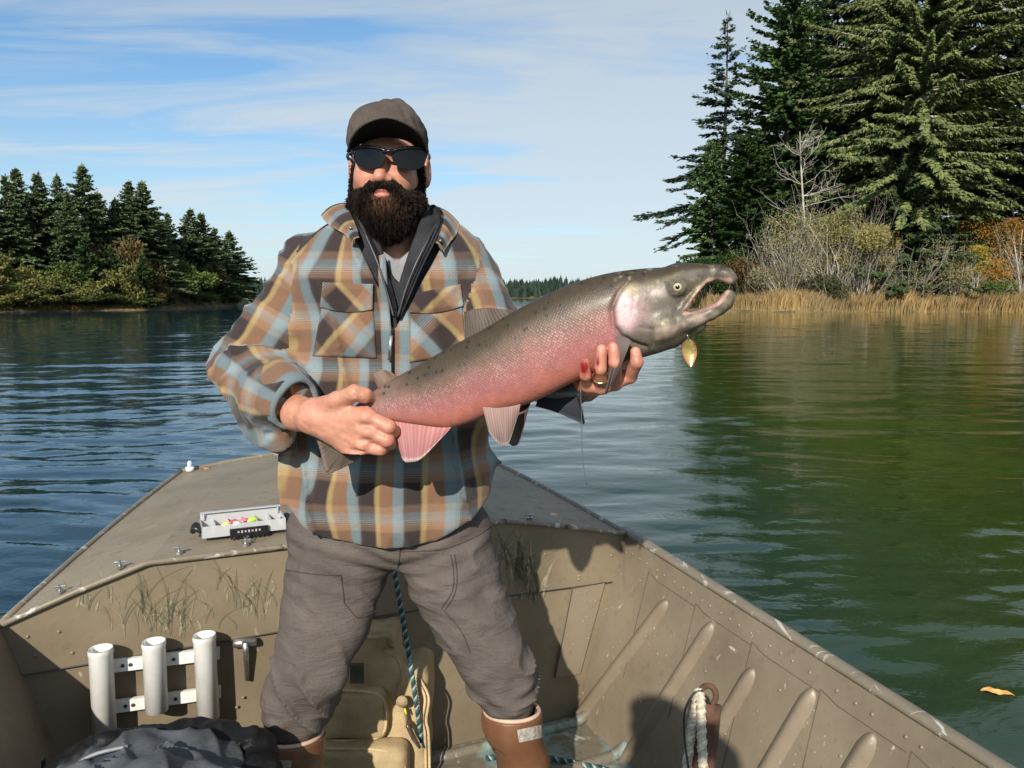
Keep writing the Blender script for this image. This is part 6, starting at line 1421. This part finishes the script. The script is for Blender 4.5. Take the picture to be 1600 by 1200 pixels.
# rusty anchor shank with rope
def anchor():
    e = P(1106, 1084, 1.60); ft = P(1082, 1300, 1.50); ft[2] = FLOOR + .03; M_rust = material('rusty_iron', lambda t, b: {'Base Color': t.mix(t.mapr(t.noise(t.obj(), 30, 5), .35, .65), (.055, .028, .020), (.13, .060, .035)), 'Roughness': .85, 'Normal': t.bump(t.noise(t.obj(), 150, 4), .6, .003)})
    root = thing('anchor', ft * [1, 1, 0] + UP * FLOOR, 'rusty brown iron anchor with an eye, leaning by the right boat side', 'anchor')
    ax = unit(ft - e); sd = unit(np.cross(ax, [0, 1.0, 0])); mb = MB(); n = 18; V = []
    for i in range(n):
        k = i / (n - 1); c = e + ax * .02 + (ft - e - ax * .02) * k; w = .029 - .009 * k
        for a in np.linspace(0, 2*np.pi, 16, endpoint=False):
            q = (abs(math.cos(a))**4 + abs(math.sin(a))**4) ** -.25; V.append(c + sd * w * math.cos(a) * q + np.cross(ax, sd) * .008 * math.sin(a) * q)
    mb.add(V, grid_faces(n, 16, True) + [tuple(range(16))[::-1], tuple((n-1)*16 + j for j in range(16))]); mb.build('shank', M_rust, root, True)
    mb = MB(); c = e + ax * .004; mb.tube([c + (sd * math.cos(a) * .85 - ax * math.sin(a)) * .020 for a in np.linspace(-1.0, math.pi + 1.0, 28)], .0062, 10); mb.build('eye', M_rust, root, True)
    for sg in (-1, 1): mb = MB(); mb.tube(spline([ft + [0, 0, .0], ft + sd * sg * .09 + UP * .01, ft + sd * sg * .15 + UP * .07], 10), np.linspace(.02, .008, 10), 8, flat=.5); mb.build('fluke', M_rust, root, True)
    CR = (.62, .55, .42)
    rope('white_rope', [P(1068, 1300, 1.52), P(1072, 1215, 1.545), P(1080, 1140, 1.565), P(1089, 1096, 1.570), P(1092, 1082, 1.566), P(1095, 1096, 1.560), P(1096, 1140, 1.550), P(1099, 1205, 1.52), P(1104, 1300, 1.49)], .0105, (CR, (.70, .64, .52), (.52, .45, .33)), 24, 'off-white twisted rope looped at the eye of the rusty anchor')
    mb = MB(); mb.tube(spline([P(1099, 1079, 1.56), P(1084, 1084, 1.56), P(1070, 1112, 1.555), P(1070, 1160, 1.55), P(1078, 1215, 1.53), P(1084, 1290, 1.51)], 30), .0022, 6); o = mb.build('black_cord', M_black, None, True); tag(o, 'thin black cord curving beside the white rope', 'cord')
anchor()
# bow cleat and floating leaf
def cleat():
    c = dv[-nf] + AXV * .03 - AXU * .03 + UP * .012; root = thing('bow_light', c, 'small pale bow light at the far left corner of the foredeck', 'light fitting')
    mb = MB(); mb.tube([c - UP * .006, c + UP * .010], .016, 12); mb.build('base', M_pvc, root, True); mb = MB(); mb.tube([c + UP*.010, c + UP*.028, c + UP*.034], [.010, .009, .003], 12); mb.build('lens_cap', material('clear_cap', color=(.8, .82, .88), rough=.15, Transmission_Weight=.3), root, True)
    c2 = c + AXV * .06 - AXU*.005; mb = MB(); mb.tube([c2 - UP*.004, c2 + UP*.004], .012, 10); mb.build('cable_clip', simple('copper_clip', (.45, .22, .12), .4), root, True)
cleat()
def leaf():
    c = PZ(1558, 1084, .014); a = PZ(1531, 1079, .014); b = PZ(1586, 1088, .014); ax = unit(b - a); sd = np.array([-ax[1], ax[0], 0]); L = np.linalg.norm(b - a); V = []; n = 18
    for i in range(n):
        k = i/(n-1); w = .20 * L * math.sin(math.pi * k**.85) ** .8 * (1 + .18*math.sin(k*26)) if 0 < k < 1 else .0005
        for q in np.linspace(-1, 1, 7): V.append(a + ax*L*k + sd*w*q + UP * (.010*abs(q)*math.sin(math.pi*k) + .004*math.sin(k*9)))
    o = mesh('fallen_leaf', V, grid_faces(n, 7), material('orange_leaf', lambda t, b: {'Base Color': t.mix(t.mapr(t.noise(t.obj(), 40, 3), .35, .65), (.62, .22, .05), (.85, .52, .16)), 'Roughness': .5})); tag(o, 'curled orange leaf floating on the water at lower right', 'leaf')
leaf()

# ------------------------------------------------------------------ the photographer, behind the camera; his shadow falls into the boat
def photographer():
    x0, y0 = -.13, -.42; root = thing('person', (x0, y0, FLOOR), 'person seated behind the camera, raising a phone with both hands', 'person')
    A = lambda x, y, z: np.array([x0 + x + (.13 if y > .3 and z > .8 else 0), y0 + y, FLOOR + z - (.12 if z > .8 else 0)])
    def f(G):
        d = ell(G, A(0, .03, 1.60), (.078, .10, .115)); d = smin(d, cap(G, A(0, .0, 1.42), A(0, .02, 1.56), .058, .055), .03)
        d = smin(d, ell(G, A(0, 0, 1.20), (.185, .12, .26)), .05); d = smin(d, cap(G, A(-.15, 0, 1.37), A(.15, 0, 1.37), .07, .07), .06); d = smin(d, ell(G, A(0, 0, .86), (.17, .13, .13)), .05)
        for s in (-1, 1):
            d = smin(d, chain(G, [A(s*.19, 0, 1.36), A(s*.27, .12, 1.18), A(s*.10, .34, 1.41)], [.058, .048, .034], .02), .03)
            d = smin(d, chain(G, [A(s*.10, .34, 1.41), A(s*.085, .38, 1.43)], [.034, .026], .01), .012)
            for k in range(4): d = smin(d, chain(G, [A(s*.085, .375, 1.41 + .012*k), A(s*.078, .392, 1.412 + .012*k), A(s*.062, .385, 1.413 + .012*k)], [.009, .008, .007], .003), .004)
            d = smin(d, chain(G, [A(s*.09, .0, .66), A(s*.12, .34, .50), A(s*.13, .30, .10), A(s*.13, .29, .06)], [.085, .062, .045, .045], .03), .03); d = smin(d, chain(G, [A(s*.13, .28, .045), A(s*.14, .46, .04)], [.044, .038], .02), .02)
            d = smin(d, ell(G, A(s*.078, .02, 1.60), (.010, .02, .03)), .005)
        d = smin(d, cap(G, A(0, .125, 1.61), A(0, .145, 1.585), .010, .014), .012); return smax(d, FLOOR + .002 - G[2], .004)
    v, q = nets(f, A(-.36, -.2, -.01), A(.36, .52, 1.74), .011)
    z = v[:, 2] - FLOOR; c = np.where((z < .76)[:, None], (.05, .06, .10), np.where(((z < 1.31) & (v[:, 1] - y0 < .33))[:, None], (.10, .12, .08), SK)); c = np.where(((z > 1.37) & (v[:, 1] < y0 + .05))[:, None], (.03, .02, .015), c); mesh('body', v, q, M_skin, root, True, {'Col': c})
    def hat(G): d = ell(G, A(0, .02, 1.655), (.092, .115, .085)); d = smax(d, A(0, 0, 1.655)[2] - G[2], .004); return smin(d, smax(ell(G, A(0, .13, 1.66), (.075, .085, .012)), -(G[1] - y0 - .02), .004), .006)
    v, q = nets(hat, A(-.12, -.12, 1.62), A(.12, .24, 1.76), .006); mesh('cap', v, q, M_cap, root)
    mb = MB(); mb.box((0, -.022, CAM_Z - .01), (.155, .009, .078)); ph = mb.build('phone', M_black, None); tag(ph, 'black phone held up by the person behind the camera', 'phone')
photographer()
